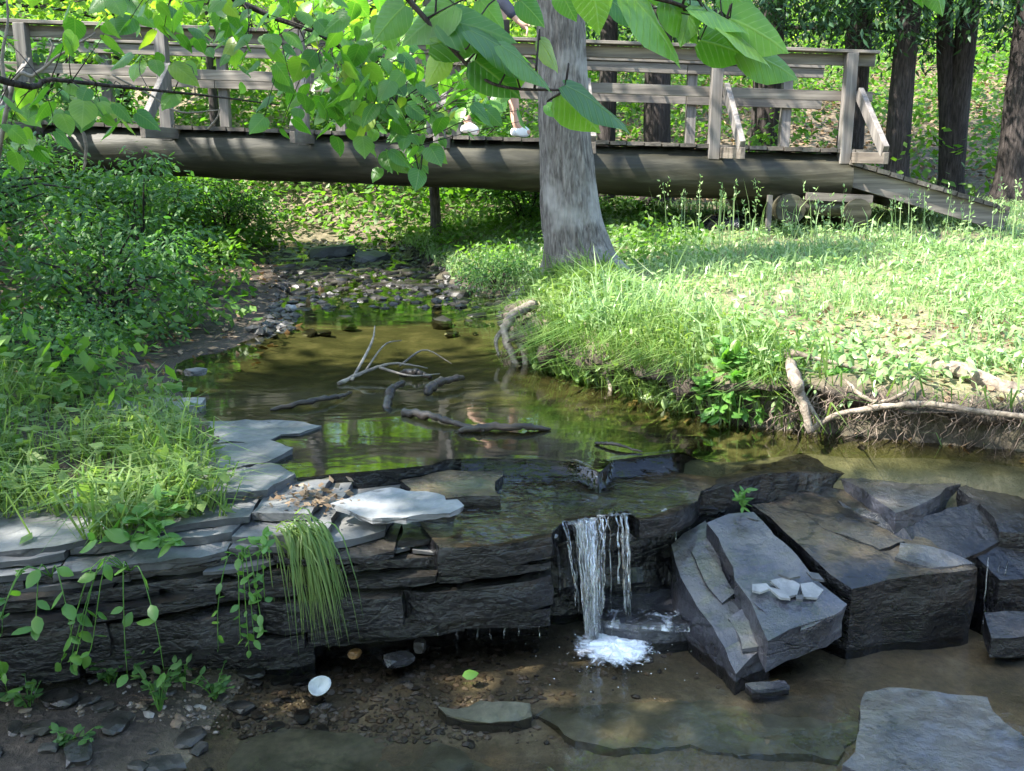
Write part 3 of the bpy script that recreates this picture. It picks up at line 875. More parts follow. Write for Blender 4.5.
fall = MB()
def strand(px0, py0, px1, py1, r0, r1, seed, z0=0.40, z1=0.0, fwd=0.10, n=14):
    rnd = random.Random(seed)
    a = G(px0, py0, z0)
    b = G(px1, py1, z1)
    pts, rr = [], []
    for i in range(n):
        t = i / (n - 1)
        p = a * (1 - t) + b * t
        p[2] = z0 + (z1 - z0) * t ** 1.5
        hz = t ** 0.75
        p[1] = a[1] + (b[1] - a[1]) * hz
        p[0] += rnd.uniform(-1, 1) * 0.004
        pts.append(p); rr.append((r0 + (r1 - r0) * t) * rnd.uniform(0.7, 1.3))
    fall.tube(pts, rr, 6, 0.35, 40, seed=seed, flat=0.5)
for k, (a, b, c, d, r0, r1) in enumerate([(573, 522, 590, 640, .012, .008), (580, 521, 593, 641, .016, .011), (588, 519, 595, 642, .014, .012), (596, 518, 598, 640, .009, .006), (603, 517, 606, 600, .006, .003), (612, 515, 614, 590, .007, .003), (620, 514, 628, 635, .009, .004), (626, 513, 632, 634, .006, .003), (585, 520, 588, 600, .008, .004), (570, 524, 578, 615, .006, .003), (556, 538, 560, 612, .005, .003), (577, 521, 594, 640, .010, .007), (583, 520, 591, 639, .009, .006), (592, 518, 597, 641, .010, .007), (608, 516, 612, 640, .005, .002), (616, 515, 620, 600, .007, .003), (624, 513, 629, 636, .007, .004), (600, 517, 600, 570, .008, .004)]):
    strand(a, b, c, d, r0, r1, 80 + k)
rf_ = random.Random(12)
for k in range(37):
    a = 586 + rf_.gauss(0, 9.5) if k < 32 else rf_.uniform(606, 632)
    e_ = rf_.uniform(.45, 1.0)
    b = 593 + (a - 586) * .45 if k < 32 else a + 4
    strand(a, 520 - (a - 570) * .1, a + (b - a) * e_, 520 + 121 * e_ if k < 32 else 515 + 118 * e_, .0008 + .0028 * rf_.random(), .0006 + .002 * rf_.random(), 200 + k, z1=.40 * (1 - e_ ** 1.5))
for a0, a1, b0, b1, py0, py1 in ((568, 604, 585, 602, 520, 641), (572, 588, 588, 597, 522, 642), (602, 632, 608, 634, 515, 596)):
    A0, A1, B0, B1 = G(a0, py0 + 1, .402), G(a1, py0 - 1, .402), G(b0, py1, 0), G(b1, py1, 0)
    Vv, Ff_ = [], []
    for i in range(17):
        t = i / 16
        for j in range(8):
            u = j / 7
            p = (A0 * (1 - u) + A1 * u) * (1 - t ** .8) + (B0 * (1 - u) + B1 * u) * t ** .8
            p = np.array(p); p[2] = .402 * (1 - t ** 1.5)
            p[1] += .006 * math.sin(j * 2.1 + i * .5) - .004
            p[0] += .004 * float(vnoise(i * .5, j * .9, a0))
            Vv.append(p)
    for i in range(16):
        for j in range(7): Ff_.append((i * 8 + j, i * 8 + j + 1, i * 8 + j + 9, i * 8 + j + 8))
    fall.add(Vv, Ff_)
fall.build('waterfall', M['water_fall'], None, True)
tag(bpy.data.objects['waterfall'], kind='structure')
fall = MB()
for k, (px, z0, l) in enumerate([(478, .11, 35), (490, .11, 38), (505, .11, 34), (518, .10, 36), (457, .11, 30), (438, .1, 26), (540, .11, 30)]):
    a = G(px, 604, z0) + np.array([0, -0.012, 0])
    pts = [a + np.array([random.uniform(-.004, .004), -0.006 * t, -(z0) * t]) for t in np.linspace(0, 1, 7)]
    fall.tube(pts, [0.0035 * random.uniform(.7, 1.4) for _ in pts], 5, flat=0.6)
for k, (px, py, Y, h) in enumerate([(998, 560, 2.92, .28), (1006, 560, 2.91, .28), (988, 556, 2.93, .26), (690, 520, 3.05, .2), (676, 530, 3.02, .22)]):
    a = PY(px, py, Y)
    pts = [a + np.array([random.uniform(-.004, .004), -0.01 - 0.01 * t, -h * t]) for t in np.linspace(0, 1, 8)]
    fall.tube(pts, [0.003 * random.uniform(.6, 1.4) for _ in pts], 5, flat=0.6)
fall.build('trickling_water', M['water_fall'], None, True)
tag(bpy.data.objects['trickling_water'], kind='structure')

# water spreading over the low apron beside the fall
Vv, Ff_ = [], []
for i in range(24):
    for j in range(12):
        u, v_ = i / 23, j / 11
        p = G(606 + 84 * u, 622 - 18 * v_ + 6 * u, .068)
        Vv.append((p[0], p[1], .068 + .010 * float(vnoise(p[0] * 22, p[1] * 22, 0, 88)) - .02 * (1 - smooth(0, .15, v_))))
for i in range(23):
    for j in range(11): Ff_.append((i * 12 + j, (i + 1) * 12 + j, (i + 1) * 12 + j + 1, i * 12 + j + 1))
M['water_spread'] = mat_water('spreading_water', (0.95, 0.96, 0.98), (60, 60, 40), 0.8, 0.7, 0.1, (22, 22, 22), (0.5, 0.75))
am = MB(); am.add(Vv, Ff_); tag(am.build('spreading_water', M['water_spread'], None, True), kind='structure')

ico = bmesh.new(); bmesh.ops.create_icosphere(ico, subdivisions=2, radius=1.0)
ICO_V = np.array([v.co[:] for v in ico.verts]); ICO_F = np.array([[v.index for v in f.verts] for f in ico.faces]); ico.free()
ico = bmesh.new(); bmesh.ops.create_icosphere(ico, subdivisions=1, radius=1.0)
ICO1_V = np.array([v.co[:] for v in ico.verts]); ICO1_F = np.array([[v.index for v in f.verts] for f in ico.faces]); ico.free()

def blobs(P, S, base=(ICO1_V, ICO1_F), jitter=0.0, rng=RNG, rot=True):
    """scatter small lumps: P (n,3), S (n,3)"""
    n = len(P); bv, bf = base
    V = np.repeat(bv[None], n, 0)
    if jitter: V = V * (1 + jitter * (rng.random((n, len(bv), 1)) - 0.5) * 2)
    V = V * S[:, None, :]
    if rot:
        a = rng.random(n) * 2 * PI
        c, s = np.cos(a), np.sin(a)
        x = V[:, :, 0] * c[:, None] - V[:, :, 1] * s[:, None]
        y = V[:, :, 0] * s[:, None] + V[:, :, 1] * c[:, None]
        V = np.stack([x, y, V[:, :, 2]], -1)
    V = V + P[:, None, :]
    Fo = bf[None] + (np.arange(n) * len(bv))[:, None, None]
    return V.reshape(-1, 3), Fo.reshape(-1, bf.shape[1])

c0 = G(614, 648, 0.0)
Vv, Ff_ = [], []
nr_, na_ = 26, 90
for i in range(nr_):
    for j in range(na_):
        r = i / (nr_ - 1); a = 2 * PI * j / na_
        lob = 1 + .2 * math.sin(a * 3 + 1) + .12 * math.sin(a * 7) + .07 * math.sin(a * 13 + 2)
        x, y = math.cos(a) * r * .17 * lob, math.sin(a) * r * .15 * lob
        h = .003 + (1 - r) ** 1.2 * (.014 + .012 * float(fbm(x * 40, y * 40, 0, 66))) + .004 * (1 - r) * float(vnoise(x * 160, y * 160, 0, 67))
        Vv.append((x, y, h))
for i in range(nr_ - 1):
    for j in range(na_):
        Ff_.append((i * na_ + j, i * na_ + (j + 1) % na_, (i + 1) * na_ + (j + 1) % na_, (i + 1) * na_ + j))
def mat_foam():
    m, t, out = new_mat('foam')
    tc = N(t, 'ShaderNodeTexCoord')
    ln = N(t, 'ShaderNodeVectorMath', operation='LENGTH'); L(t, tc.outputs['Object'], ln.inputs[0])
    fall_ = N(t, 'ShaderNodeMapRange', i_1=0.03, i_2=0.17, i_3=0.42, i_4=-0.32); L(t, ln.outputs['Value'], fall_.inputs[0])
    n1 = noise(t, tc.outputs['Object'], 38, 5, 0.7, 0.6)
    ad = N(t, 'ShaderNodeMath', operation='ADD'); L(t, n1, ad.inputs[0]); L(t, fall_.outputs[0], ad.inputs[1])
    al = ramp(t, ad.outputs[0], [(0.42, 0.0), (0.72, 0.95)])
    p = principled(t, None, (.85, .87, .9), .5, bump(t, noise(t, tc.outputs['Object'], 140, 3), .6, .004))
    tr = N(t, 'ShaderNodeBsdfTransparent')
    ms = N(t, 'ShaderNodeMixShader'); L(t, al, ms.inputs[0]); L(t, tr.outputs[0], ms.inputs[1]); L(t, p.outputs[0], ms.inputs[2])
    L(t, ms.outputs[0], out.inputs[0])
    return m
fo = MB(); fo.add(Vv, Ff_)
o = fo.build('foam', mat_foam(), None, True); o.location = c0; tag(o, kind='stuff')
n2 = 50
a = RNG.random(n2) * 2 * PI; r = 0.7 + RNG.random(n2) ** 2 * 1.3
P2 = np.stack([c0[0] + np.cos(a) * r * 0.15, c0[1] - 0.03 + np.sin(a) * r * 0.14, np.full(n2, 0.0015)], -1)
s2 = 0.0008 + 0.0014 * RNG.random(n2); S2 = np.stack([s2, s2, s2 * .6], -1)
Vf, Ff = blobs(P2, S2)
tag(obj('bubbles', mesh_np('bubbles', Vf, Ff, M['foam'], True)), kind='stuff')

# stones
STONE_MESH = []
for k in range(6):
    rs = np.random.default_rng(100 + k)
    v = ICO_V * np.array([1.0, 0.75, 0.5])
    v = v * (1 + 0.28 * fbm(v[:, 0] * 1.6 + k * 5, v[:, 1] * 1.6, v[:, 2] * 1.6, 60 + k, 3))[:, None]
    v = np.clip(v, rs.uniform(-.95, -.6, 3) * [1, .8, .4], rs.uniform(.6, .95, 3) * [1, .8, .45])
    v = v + .03 * rs.normal(size=v.shape)
    me = mesh_np('stone', v, ICO_F, M['stone'], True)
    me.set_sharp_from_angle(angle=math.radians(18))
    STONE_MESH.append(me)
def stone(name, p, s, label, group=None, k=None, mat=None, rz=None, cat='stone', tilt=0.15):
    me = STONE_MESH[random.randrange(6) if k is None else k]
    if mat:
        me = me.copy(); me.materials.clear(); me.materials.append(mat)
    o = obj(name, me, None, p)
    o.scale = s if hasattr(s, '__len__') else (s, s, s)
    o.rotation_euler = (random.uniform(-tilt, tilt), random.uniform(-tilt, tilt), random.uniform(0, 6.3) if rz is None else rz)
    return tag(o, label, cat, group)
for k in range(250):
    y = 5.6 + 4.8 * random.random() ** .8
    a, b = np.interp(y, XL_Y, XL_X), np.interp(y, XR_Y, XR_X)
    u = random.random()
    if y < 6.3: u = random.choice([random.uniform(-0.08, 0.35), random.uniform(0.85, 1.04)]) if random.random() < 0.75 else u
    x = a + (b - a) * u
    s = (0.025 + 0.085 * random.random() ** 2) * (1.15 if y > 7 else 0.85)
    z = max(float(H(x, y)), float(water_z(y)) - 0.03)
    stone('stone', (x, y, z + s * 0.1), (s * 1.2, s, s * 0.9), 'dark wet stone in the rocky stream bed beyond the pool', 'stones in the stream beyond the pool')
stone('boulder', (*PY(330, 262, 9.3)[:2], 0.55), (0.3, 0.2, 0.16), 'long grey boulder across the head of the stream', k=1, mat=M['rock_dry'], cat='boulder', rz=0.1)
stone('boulder', (*PY(372, 266, 9.0)[:2], 0.54), (0.22, 0.18, 0.15), 'rounded grey boulder right of the long one up the stream', k=2, mat=M['rock_dry'], cat='boulder')
stone('stone', (*G(291, 311, 0.50)[:2], 0.52), (0.06, 0.05, 0.07), 'single pale stone on the left shore under the shrubs', k=3, mat=M['rock_white'])
stone('stone', (*G(355, 655, 0.03)[:2], 0.035), (0.032, 0.026, 0.03), 'small orange-brown stone under the ledge', k=4, mat=M['stone_orange'])
stone('stone', (*G(398, 662, 0.02)[:2], 0.03), (0.06, 0.045, 0.045), 'angular black stone on the gravel below the ledge', k=5, mat=M['rock_wet'])
stone('stone', (*G(420, 652, 0.03)[:2], 0.05), (0.028, 0.026, 0.06), 'upright brown stone beside the angular black one', k=0, mat=M['stone'])
rm_ = random.Random(5)
MUD = [(rm_.uniform(-20, 330), rm_.uniform(665, 770), rm_.uniform(.012, .035)) for _ in range(46)] + [(60, 712, .06), (118, 735, .05), (215, 692, .04), (240, 700, .045), (40, 745, .045), (190, 735, .045), (275, 712, .03), (300, 668, .03), (95, 690, .04), (20, 700, .05), (250, 668, .04), (165, 765, .05), (80, 768, .05)]
for px, py, s in MUD:
    p = G(px, py, 0.02)
    stone('stone', (p[0], p[1], float(H(p[0], p[1])) + s * .15), (s * 1.2, s, s * .8), 'dark muddy stone on the shore below the ledge', 'muddy stones below the ledge')
# gravel
n = 2600
px = RNG.normal(330, 130, n); py = RNG.uniform(628, 735, n)
P = np.array([G(a, b, 0.0) for a, b in zip(px, py)])
P[:, 2] = H(P[:, 0], P[:, 1]) + 0.001
s = 0.003 + 0.010 * RNG.random(n) ** 3
S = np.stack([s * (1 + RNG.random(n)), s * (0.8 + RNG.random(n) * .6), s * .7], -1)
Vg, Fg = blobs(P, S, jitter=0.25)
def mat_gravel():
    m, t, out = new_mat('gravel')
    g = N(t, 'ShaderNodeNewGeometry')
    c = ramp(t, g.outputs['Random Per Island'], [(0.0, (0.03, 0.025, 0.02)), (0.55, (0.1, 0.075, 0.05)), (0.85, (0.18, 0.13, 0.09)), (0.97, (0.22, 0.2, 0.18))])
    principled(t, out, c, 0.4, None, 0.5)
    return m
tag(obj('gravel', mesh_np('gravel', Vg, Fg, mat_gravel(), False)), kind='stuff')

n = 2200
y = 5.5 + 5.2 * RNG.random(n)
a_, b_ = np.interp(y, XL_Y, XL_X), np.interp(y, XR_Y, XR_X)
u = RNG.random(n)
u = np.where((y < 6.4) & (u > .12) & (u < .9), np.where(RNG.random(n) < .5, u * .12, .9 + u * .15), u)
x = a_ + (b_ - a_) * (u * 1.16 - .08)
s = .010 + .03 * RNG.random(n) ** 2.5
Vg, Fg = blobs(np.stack([x, y, np.maximum(H(x, y), water_z(y) - .012) + s * .2], -1), np.stack([s * 1.4, s, s * .7], -1), jitter=.3)
tag(obj('stream_gravel', mesh_np('stream_gravel', Vg, Fg, M['stone'], False)), kind='stuff')

# shell
sh = MB()
V, F = [], []
nr, na = 6, 20
for i in range(nr):
    for j in range(na):
        r_ = i / (nr - 1); a_ = 2 * PI * j / na
        x = math.cos(a_) * r_ * 0.034 * (1 + 0.12 * math.cos(a_)); y = math.sin(a_) * r_ * 0.027
        V.append((x, y, 0.013 * (r_ ** 2) + 0.0008 * math.sin(r_ * 30)))
for i in range(nr - 1):
    for j in range(na):
        F.append((i * na + j, i * na + (j + 1) % na, (i + 1) * na + (j + 1) % na, (i + 1) * na + j))
sh.add(V, F)
o = sh.build('shell', M['shell'], None, True)
m_ = o.modifiers.new('thick', 'SOLIDIFY'); m_.thickness = 0.0025
o.location = G(318, 687, 0.025)
o.rotation_euler = (math.radians(48), math.radians(-12), math.radians(35))
tag(o, 'white hollow shell lying tilted on the gravel at the water edge', 'shell')

# ------------------------------------------------------------------ foliage builders
T_DIAMOND = (np.array([[0, 0, 0], [.30, .42, -.05], [0, 1, -.06], [-.30, .42, -.05]]), np.array([[0, 1, 2], [0, 2, 3]]))
T_LEAF = (np.array([[0, 0, 0], [.17, .2, -.02], [.23, .48, -.05], [.12, .8, -.07], [0, 1, -.1], [-.12, .8, -.07], [-.23, .48, -.05], [-.17, .2, -.02], [0, .5, .015]]), np.array([[0, 1, 8], [1, 2, 8], [2, 3, 8], [3, 4, 8], [4, 5, 8], [5, 6, 8], [6, 7, 8], [7, 0, 8]]))
T_OVAL = (np.array([[0, 0, 0], [0, .5, .03], [0, 1, -.10], [.24, .22, -.03], [.29, .5, -.05], [.17, .8, -.09], [-.24, .22, -.03], [-.29, .5, -.05], [-.17, .8, -.09]]),
          np.array([[0, 3, 1], [3, 4, 1], [4, 5, 1], [5, 2, 1], [0, 1, 6], [6, 1, 7], [7, 1, 8], [8, 1, 2]]))
_half = [(.15, -.06), (.31, .03), (.40, .19), (.405, .37), (.34, .56), (.22, .76), (.085, .93)]
_mid = [(0, 0), (0, .2), (0, .42), (0, .66), (0, 1.05)]
_v = [(0, y, 0.035 * math.sin(y * 3) - 0.12 * y * y) for _, y in _mid]
_r = [(x, y, -0.06 * x * 3 * (0.5 + y) + 0.02 * math.sin(y * 9) - 0.10 * y * y) for x, y in _half]
_l = [(-x, y, z) for x, y, z in _r]
_f = []
for off, fl in ((5, False), (12, True)):
    tr = [(0, off, off + 1), (0, off + 1, 1), (off + 1, off + 2, 1), (1, off + 2, 2), (off + 2, off + 3, 2), (off + 3, off + 4, 2), (2, off + 4, 3), (off + 4, off + 5, 3), (3, off + 5, off + 6), (3, off + 6, 4)]
    _f += [t[::-1] if fl else t for t in tr]
T_HEART = (np.array(_v + _r + _l), np.array(_f))

def frames(A, Nv):
    A = A / (np.linalg.norm(A, axis=1, keepdims=True) + 1e-9)
    Nv = Nv - A * (A * Nv).sum(1, keepdims=True)
    Nv = Nv / (np.linalg.norm(Nv, axis=1, keepdims=True) + 1e-9)
    R = np.cross(A, Nv)
    return R, A, Nv

def leaf_uv(me, T):
    n = len(me.vertices) // len(T[0])
    uv = np.ones((n, len(T[0]), 4), np.float32)
    uv[:, :, 0] = T[0][None, :, 0] + .5; uv[:, :, 1] = T[0][None, :, 1]; uv[:, :, 2] = np.random.default_rng(n).random((n, 1))
    a_ = me.color_attributes.new('luv', 'FLOAT_COLOR', 'POINT'); a_.data.foreach_set('color', uv.ravel())
    return me

def leaves(P, A, Nv, S, T=T_DIAMOND, wid=1.0):
    R, A, Nv = frames(A, Nv)
    tv, tf = T
    V = (tv[None, :, 0:1] * wid * R[:, None] + tv[None, :, 1:2] * A[:, None] + tv[None, :, 2:3] * Nv[:, None]) * S[:, None, None] + P[:, None]
    n = len(P)
    Fo = tf[None] + (np.arange(n) * len(tv))[:, None, None]
    return V.reshape(-1, 3), Fo.reshape(-1, 3)

def join(parts):
    Vs, Fs, b = [], [], 0
    for V, F in parts:
        Vs.append(V); Fs.append(F + b); b += len(V)
    return np.vstack(Vs), np.vstack(Fs)

def rand_dirs(n, rng=RNG, up=0.0):
    d = rng.normal(size=(n, 3)); d[:, 2] += up
    return d / np.linalg.norm(d, axis=1, keepdims=True)

def sprays(C, rad, k, size, rng=RNG, T=T_DIAMOND, flat=0.35, wid=1.0, droop=0.25, upn=1.4):
    """k leaves round every centre C, in flattish layers facing up"""
    n = len(C)
    if not hasattr(rad, '__len__'): rad = np.full(n, rad)
    P = np.repeat(C, k, 0)
    rr = np.repeat(rad, k)
    a = rng.random(n * k) * 2 * PI; r = np.sqrt(rng.random(n * k)) * rr
    off = np.stack([np.cos(a) * r, np.sin(a) * r, rng.normal(size=n * k) * rr * flat - droop * r], -1)
    A = np.stack([np.cos(a), np.sin(a), -droop - 0.3 * rng.random(n * k)], -1) + rng.normal(size=(n * k, 3)) * 0.45
    Nv = rng.normal(size=(n * k, 3)) * 0.55 + np.array([0, 0, upn])
    S = size * (0.6 + 0.8 * rng.random(n * k))
    return leaves(P + off, A, Nv, S, T, wid)

def blades(P, h, wd, lean, rng=RNG, dirs=None, curve=0.6):
    """grass blades: 5 vertices, 3 triangles each"""
    n = len(P)
    a = rng.random(n) * 2 * PI
    D = np.stack([np.cos(a), np.sin(a), np.zeros(n)], -1) if dirs is None else dirs
    side = np.stack([-D[:, 1], D[:, 0], np.zeros(n)], -1)
    tw = rng.random(n) * PI
    side = side * np.cos(tw)[:, None] + D * np.sin(tw)[:, None] * 0.6
    w2 = (wd * 0.5)[:, None]
    ln = (lean * h)[:, None]
    mid = P + D * ln * (0.5 - 0.25 * curve) + np.array([0, 0, 1]) * (h * 0.6)[:, None]
    tip = P + D * ln * (1 + 0.3 * curve) + np.array([0, 0, 1]) * (h * (1.0 - 0.45 * np.clip(lean, 0, 1.6) * curve))[:, None]
    V = np.stack([P - side * w2, P + side * w2, mid - side * w2 * .85, mid + side * w2 * .85, tip], 1)
    F = np.array([[0, 1, 3], [0, 3, 2], [2, 3, 4]])
    Fo = F[None] + (np.arange(n) * 5)[:, None, None]
    return V.reshape(-1, 3), Fo.reshape(-1, 3)

def inside_ellipsoid(n, rad, rng, shell=0.45):
    d = rand_dirs(n, rng)
    r = (shell + (1 - shell) * rng.random(n)) ** 0.6
    return d * r[:, None] * np.array(rad)

# ------------------------------------------------------------------ footbridge
YB, YBK = 8.2, 9.55
def deck_z(x):
    a, b = PY(0, 119, YB), PY(848, 149, YB)
    return a[2] + (b[2] - a[2]) * (x - a[0]) / (b[0] - a[0])
def bx(px): return PY(px, 150, YB)[0]
x0, x1 = bx(-60), bx(850)
bridge = empty('footbridge', (bx(437), YB, deck_z(bx(437))), 'wooden footbridge on a huge log with plank railings and ramp', 'footbridge')
BL = np.array(bridge.location)
def loc(p): return np.array(p, float) - BL
def bpt(x, Y, dz): return loc((x, Y, deck_z(x) + dz))
RL = 0.198
for Y, nm in ((YB + 0.06, 'log_beam'), (YBK - 0.06, 'log_beam')):
    mb = MB()
    xs = np.linspace(x0, x1, 60)
    pts = [bpt(x, Y, -0.033 - RL - 0.012 * math.sin(x * .8)) for x in xs]
    mb.tube(pts, [RL * (0.96 + 0.05 * (i / 59) + .02 * math.sin(i * .7)) for i in range(60)], 28, 0.06, 3.0, seed=int(Y * 10))
    mb.build(nm, M['wood_log'], bridge, True, 40)
mb = MB()
x = x0
while x < x1 + 0.02:
    wd = random.uniform(0.13, 0.15)
    dy = random.uniform(-0.008, 0.008)
    mb.bar(bpt(x + wd / 2, YB - 0.10 + dy, -0.016), bpt(x + wd / 2, YBK + 0.14 + dy, -0.016), wd - 0.008, 0.03, jit=0.002)
    x += wd
mb.build('deck', M['wood_deck'], bridge)
def rail_post(px, Y, h=0.735):
    x = bx(px)
    mb = MB(); mb.bar(bpt(x, Y, -0.12), bpt(x, Y, h), 0.09, 0.09, (0, 1, 0), 0.002)
    mb.build('post', M['wood_post'], bridge, bevel=0.004)
PX_FRONT = [-96, 38, 172, 306, 440, 577, 712, 842]
for k, px in enumerate(PX_FRONT):
    rail_post(px, YB - 0.06)
    x = bx(px)
    mb = MB(); mb.bar(bpt(x + 0.068, YB + 0.45, -0.066), bpt(x + 0.068, YB - 0.80, -0.066), 0.04, 0.085, (0, 0, 1), 0.002)
    # cross plank that carries the brace
    mb.build('outrigger', M['wood_deck'], bridge, bevel=0.003)
    mb = MB(); mb.bar(bpt(x + 0.068, YB - 0.115, 0.43), bpt(x + 0.068, YB - 0.77, -0.02), 0.042, 0.10, (0, 0, 1), 0.002)
    mb.build('brace', M['wood_post'], bridge, bevel=0.003)
for px in PX_FRONT[:-1] + [817]:
    x = bx(px) + (0.06 if px < 800 else 0.10)
    mb = MB(); mb.bar(bpt(x, YBK + 0.05, -0.12), bpt(x, YBK + 0.05, 0.735), 0.09, 0.09, (0, 1, 0), 0.002)
    mb.build('post', M['wood_post'], bridge, bevel=0.004)
def rails(Y, side, xa, xb):
    for dz, ht in ((0.685, 0.085), (0.405, 0.08)):
        mb = MB()
        xs = [xa] + [bx(p) for p in PX_FRONT if xa + .5 < bx(p) < xb - 0.3][1::2] + [xb]
        for a, b in zip(xs[:-1], xs[1:]):
            mb.bar(bpt(a + .003, Y + side * 0.065, dz + random.uniform(-.006, .006)), bpt(b - .003, Y + side * 0.065, dz + random.uniform(-.006, .006)), 0.036, ht, jit=0.002)
        mb.build('rail', M['wood_rail'], bridge, bevel=0.003)
    mb = MB()
    mb.bar(bpt(xa, Y + side * 0.03, 0.747), bpt(xb, Y + side * 0.03, 0.747), 0.14, 0.026, jit=0.002)
    mb.build('cap_rail', M['wood_rail'], bridge, bevel=0.003)
rails(YB - 0.06, 1, x0, bx(868))
rails(YBK + 0.05, -1, x0, bx(868))
# ramp
rx0, rx1 = bx(846), bx(1010)
z0_, z1_ = deck_z(rx0) - 0.20, deck_z(rx0) - 0.58
ramp_o = MB()
k = 12
for i in range(k):
    t = (i + .5) / k
    x = rx0 + (rx1 - rx0) * t; z = z0_ + (z1_ - z0_) * t + 0.10
    ramp_o.bar(loc((x, YB - 0.12, z)), loc((x, YBK + 0.1, z)), (rx1 - rx0) / k - .006, 0.035, (0.25, 0, 1), 0.002)
rm = ramp_o.build('ramp', M['wood_deck'], bridge)
for Y in (YB - 0.05, YBK):
    mb = MB(); mb.bar(loc((rx0 - 0.02, Y, z0_ + 0.0)), loc((rx1, Y, z1_ + 0.0)), 0.045, 0.16, jit=0.003)
    mb.build('stringer', M['wood_rail'], rm, bevel=0.003)
for i in range(2):
    pass
# log cribbing under the end of the beam
gz = lambda x, y: float(H(x, y))
mb = MB()
for px, py, r in ((790, 209, .12), (857, 212, .11)):
    p = PY(px, py, YB - 0.2)
    mb = MB(); mb.tube([loc((p[0], YB - 0.22, p[2])), loc((p[0], YB + 0.5, p[2])), loc((p[0], YBK + .2, p[2]))], [r, r, r], 16, 0.05, 8, seed=int(px))
    mb.build('support_log', M['wood_log'], bridge, True, 40)
p, q = PY(800, 207, YB - .1), PY(852, 208, YB - .1)
mb = MB(); mb.tube([loc(p), loc((p + q) / 2), loc(q)], .07, 14, .05, 8); mb.build('support_log', M['wood_log'], bridge, True, 40)
p, q = PY(806, 196, YB - .18), PY(872, 199, YB - .18)
mb = MB(); mb.bar(loc(p), loc(q), .04, .06); mb.build('sill_board', M['wood_rail'], bridge)
p = PY(770, 195, YB - .25); zt = p[2]
mb = MB(); mb.bar(loc((p[0], p[1], zt)), loc((p[0], p[1], gz(p[0], p[1]) - .05)), .035, .045, (0, 1, 0)); mb.build('stake', M['wood_post'], bridge)
stone('boulder', (PY(728, 215, YB)[0], YB + .15, gz(PY(728, 215, YB)[0], YB + .15) + .03), (.22, .25, .24), 'dark foundation boulder under the bridge log', k=2, mat=M['rock_wet'], cat='boulder')

# ------------------------------------------------------------------ trees
def trunk_mesh(pts, rad, seg=22, rough=0.07, n=40, flare=None, seed=0, mat=None):
    mb = MB()
    P = spline(pts, n); R = interp_r(rad, n)
    mb.tube(P, R, seg, rough, 3.5, seed=seed)
    return mb

def crown_mesh(C, rad, k, size, mat, T=T_DIAMOND, seed=0, **kw):
    rng = np.random.default_rng(seed)
    V, F = sprays(C, rad, k, size, rng, T, **kw)
    return mesh_np('crown', V, F, mat)

def limbs(mb, base, tips, r, rng, n=8):
    for tip in tips:
        b = np.array(base); t = np.array(tip)
        m = (b + t) / 2 + rng.normal(size=3) * 0.25 + np.array([0, 0, -0.2])
        mb.tube(spline([b, m, t], n), interp_r([r, r * .6, r * .2], n), 7, 0.08, 5)

# the grey tree on the bank
b = PY(582, 280, 6.26)
tz = gz(b[0], b[1])
tree = empty('tree', (b[0], b[1], tz - 0.05), 'grey-barked tree with flared foot standing in front of the bridge', 'tree')
def T_(px, py): return PY(px, py, 6.26) - np.array(tree.location)
mb = MB()
cl = [T_(586, 300), T_(585, 283), T_(581, 262), T_(574, 235), T_(570, 205), T_(566, 150), T_(563, 90), T_(561, 20), T_(560, -80), T_(562, -320), T_(570, -700), T_(560, -1000)]
rr = [46, 42, 34.5, 31, 28.5, 25.5, 24, 22, 21, 19, 14, 8]
n = 200
P = spline(cl, n); R = np.array(interp_r(rr, n)) / 980 * 6.26 * 0.985
mb.tube(P, R, 90, 0.04, 4.0, seed=5)
v = np.array(mb.v)
cx_ = np.repeat(np.array(P), 90, 0); rv = v[:len(cx_)] - cx_; rn = rv / (np.linalg.norm(rv, axis=1, keepdims=True) + 1e-9)
rdg = np.abs(vnoise(rn[:, 0] * 7 + .4 * vnoise(rn[:, 0] * 2, v[:len(cx_), 2] * 4, rn[:, 1] * 2, 8), rn[:, 1] * 7, v[:len(cx_), 2] * 2.6, 9)) + .5 * np.abs(vnoise(rn[:, 0] * 16, rn[:, 1] * 16, v[:len(cx_), 2] * 6, 10))
v[:len(cx_)] += rv * (0.09 * (rdg - .35))[:, None]
top_z = T_(570, 235)[2]
ang = np.arctan2(v[:, 1] - 0.0, v[:, 0] - 0.0)
fl = np.clip((top_z - v[:, 2]) / top_z, 0, 1.4) ** 1.8
k_ = 1 + fl * (0.20 * np.sin(ang * 5 + 0.6) + 0.12 * np.sin(ang * 3 - .5) + 0.2)
v[:, 0] *= np.where(fl > 0, k_, 1); v[:, 1] *= np.where(fl > 0, k_, 1)
mb.v = [tuple(q) for q in v]
rng = np.random.default_rng(50)
tips = [np.array([rng.uniform(-2.2, 2.2), rng.uniform(-1.5, 2.2), rng.uniform(7.5, 10)]) for _ in range(7)]
limbs(mb, T_(562, -700), tips, 0.07, rng)
mb.build('trunk', M['bark_main'], tree, True)
C = np.vstack([inside_ellipsoid(260, (2.4, 2.2, 2.2), rng) + np.array([0.2, 0.6, 9.2])])
obj('crown', crown_mesh(C, 0.35, 16, 0.13, M['leaf_wood'], seed=51), tree)

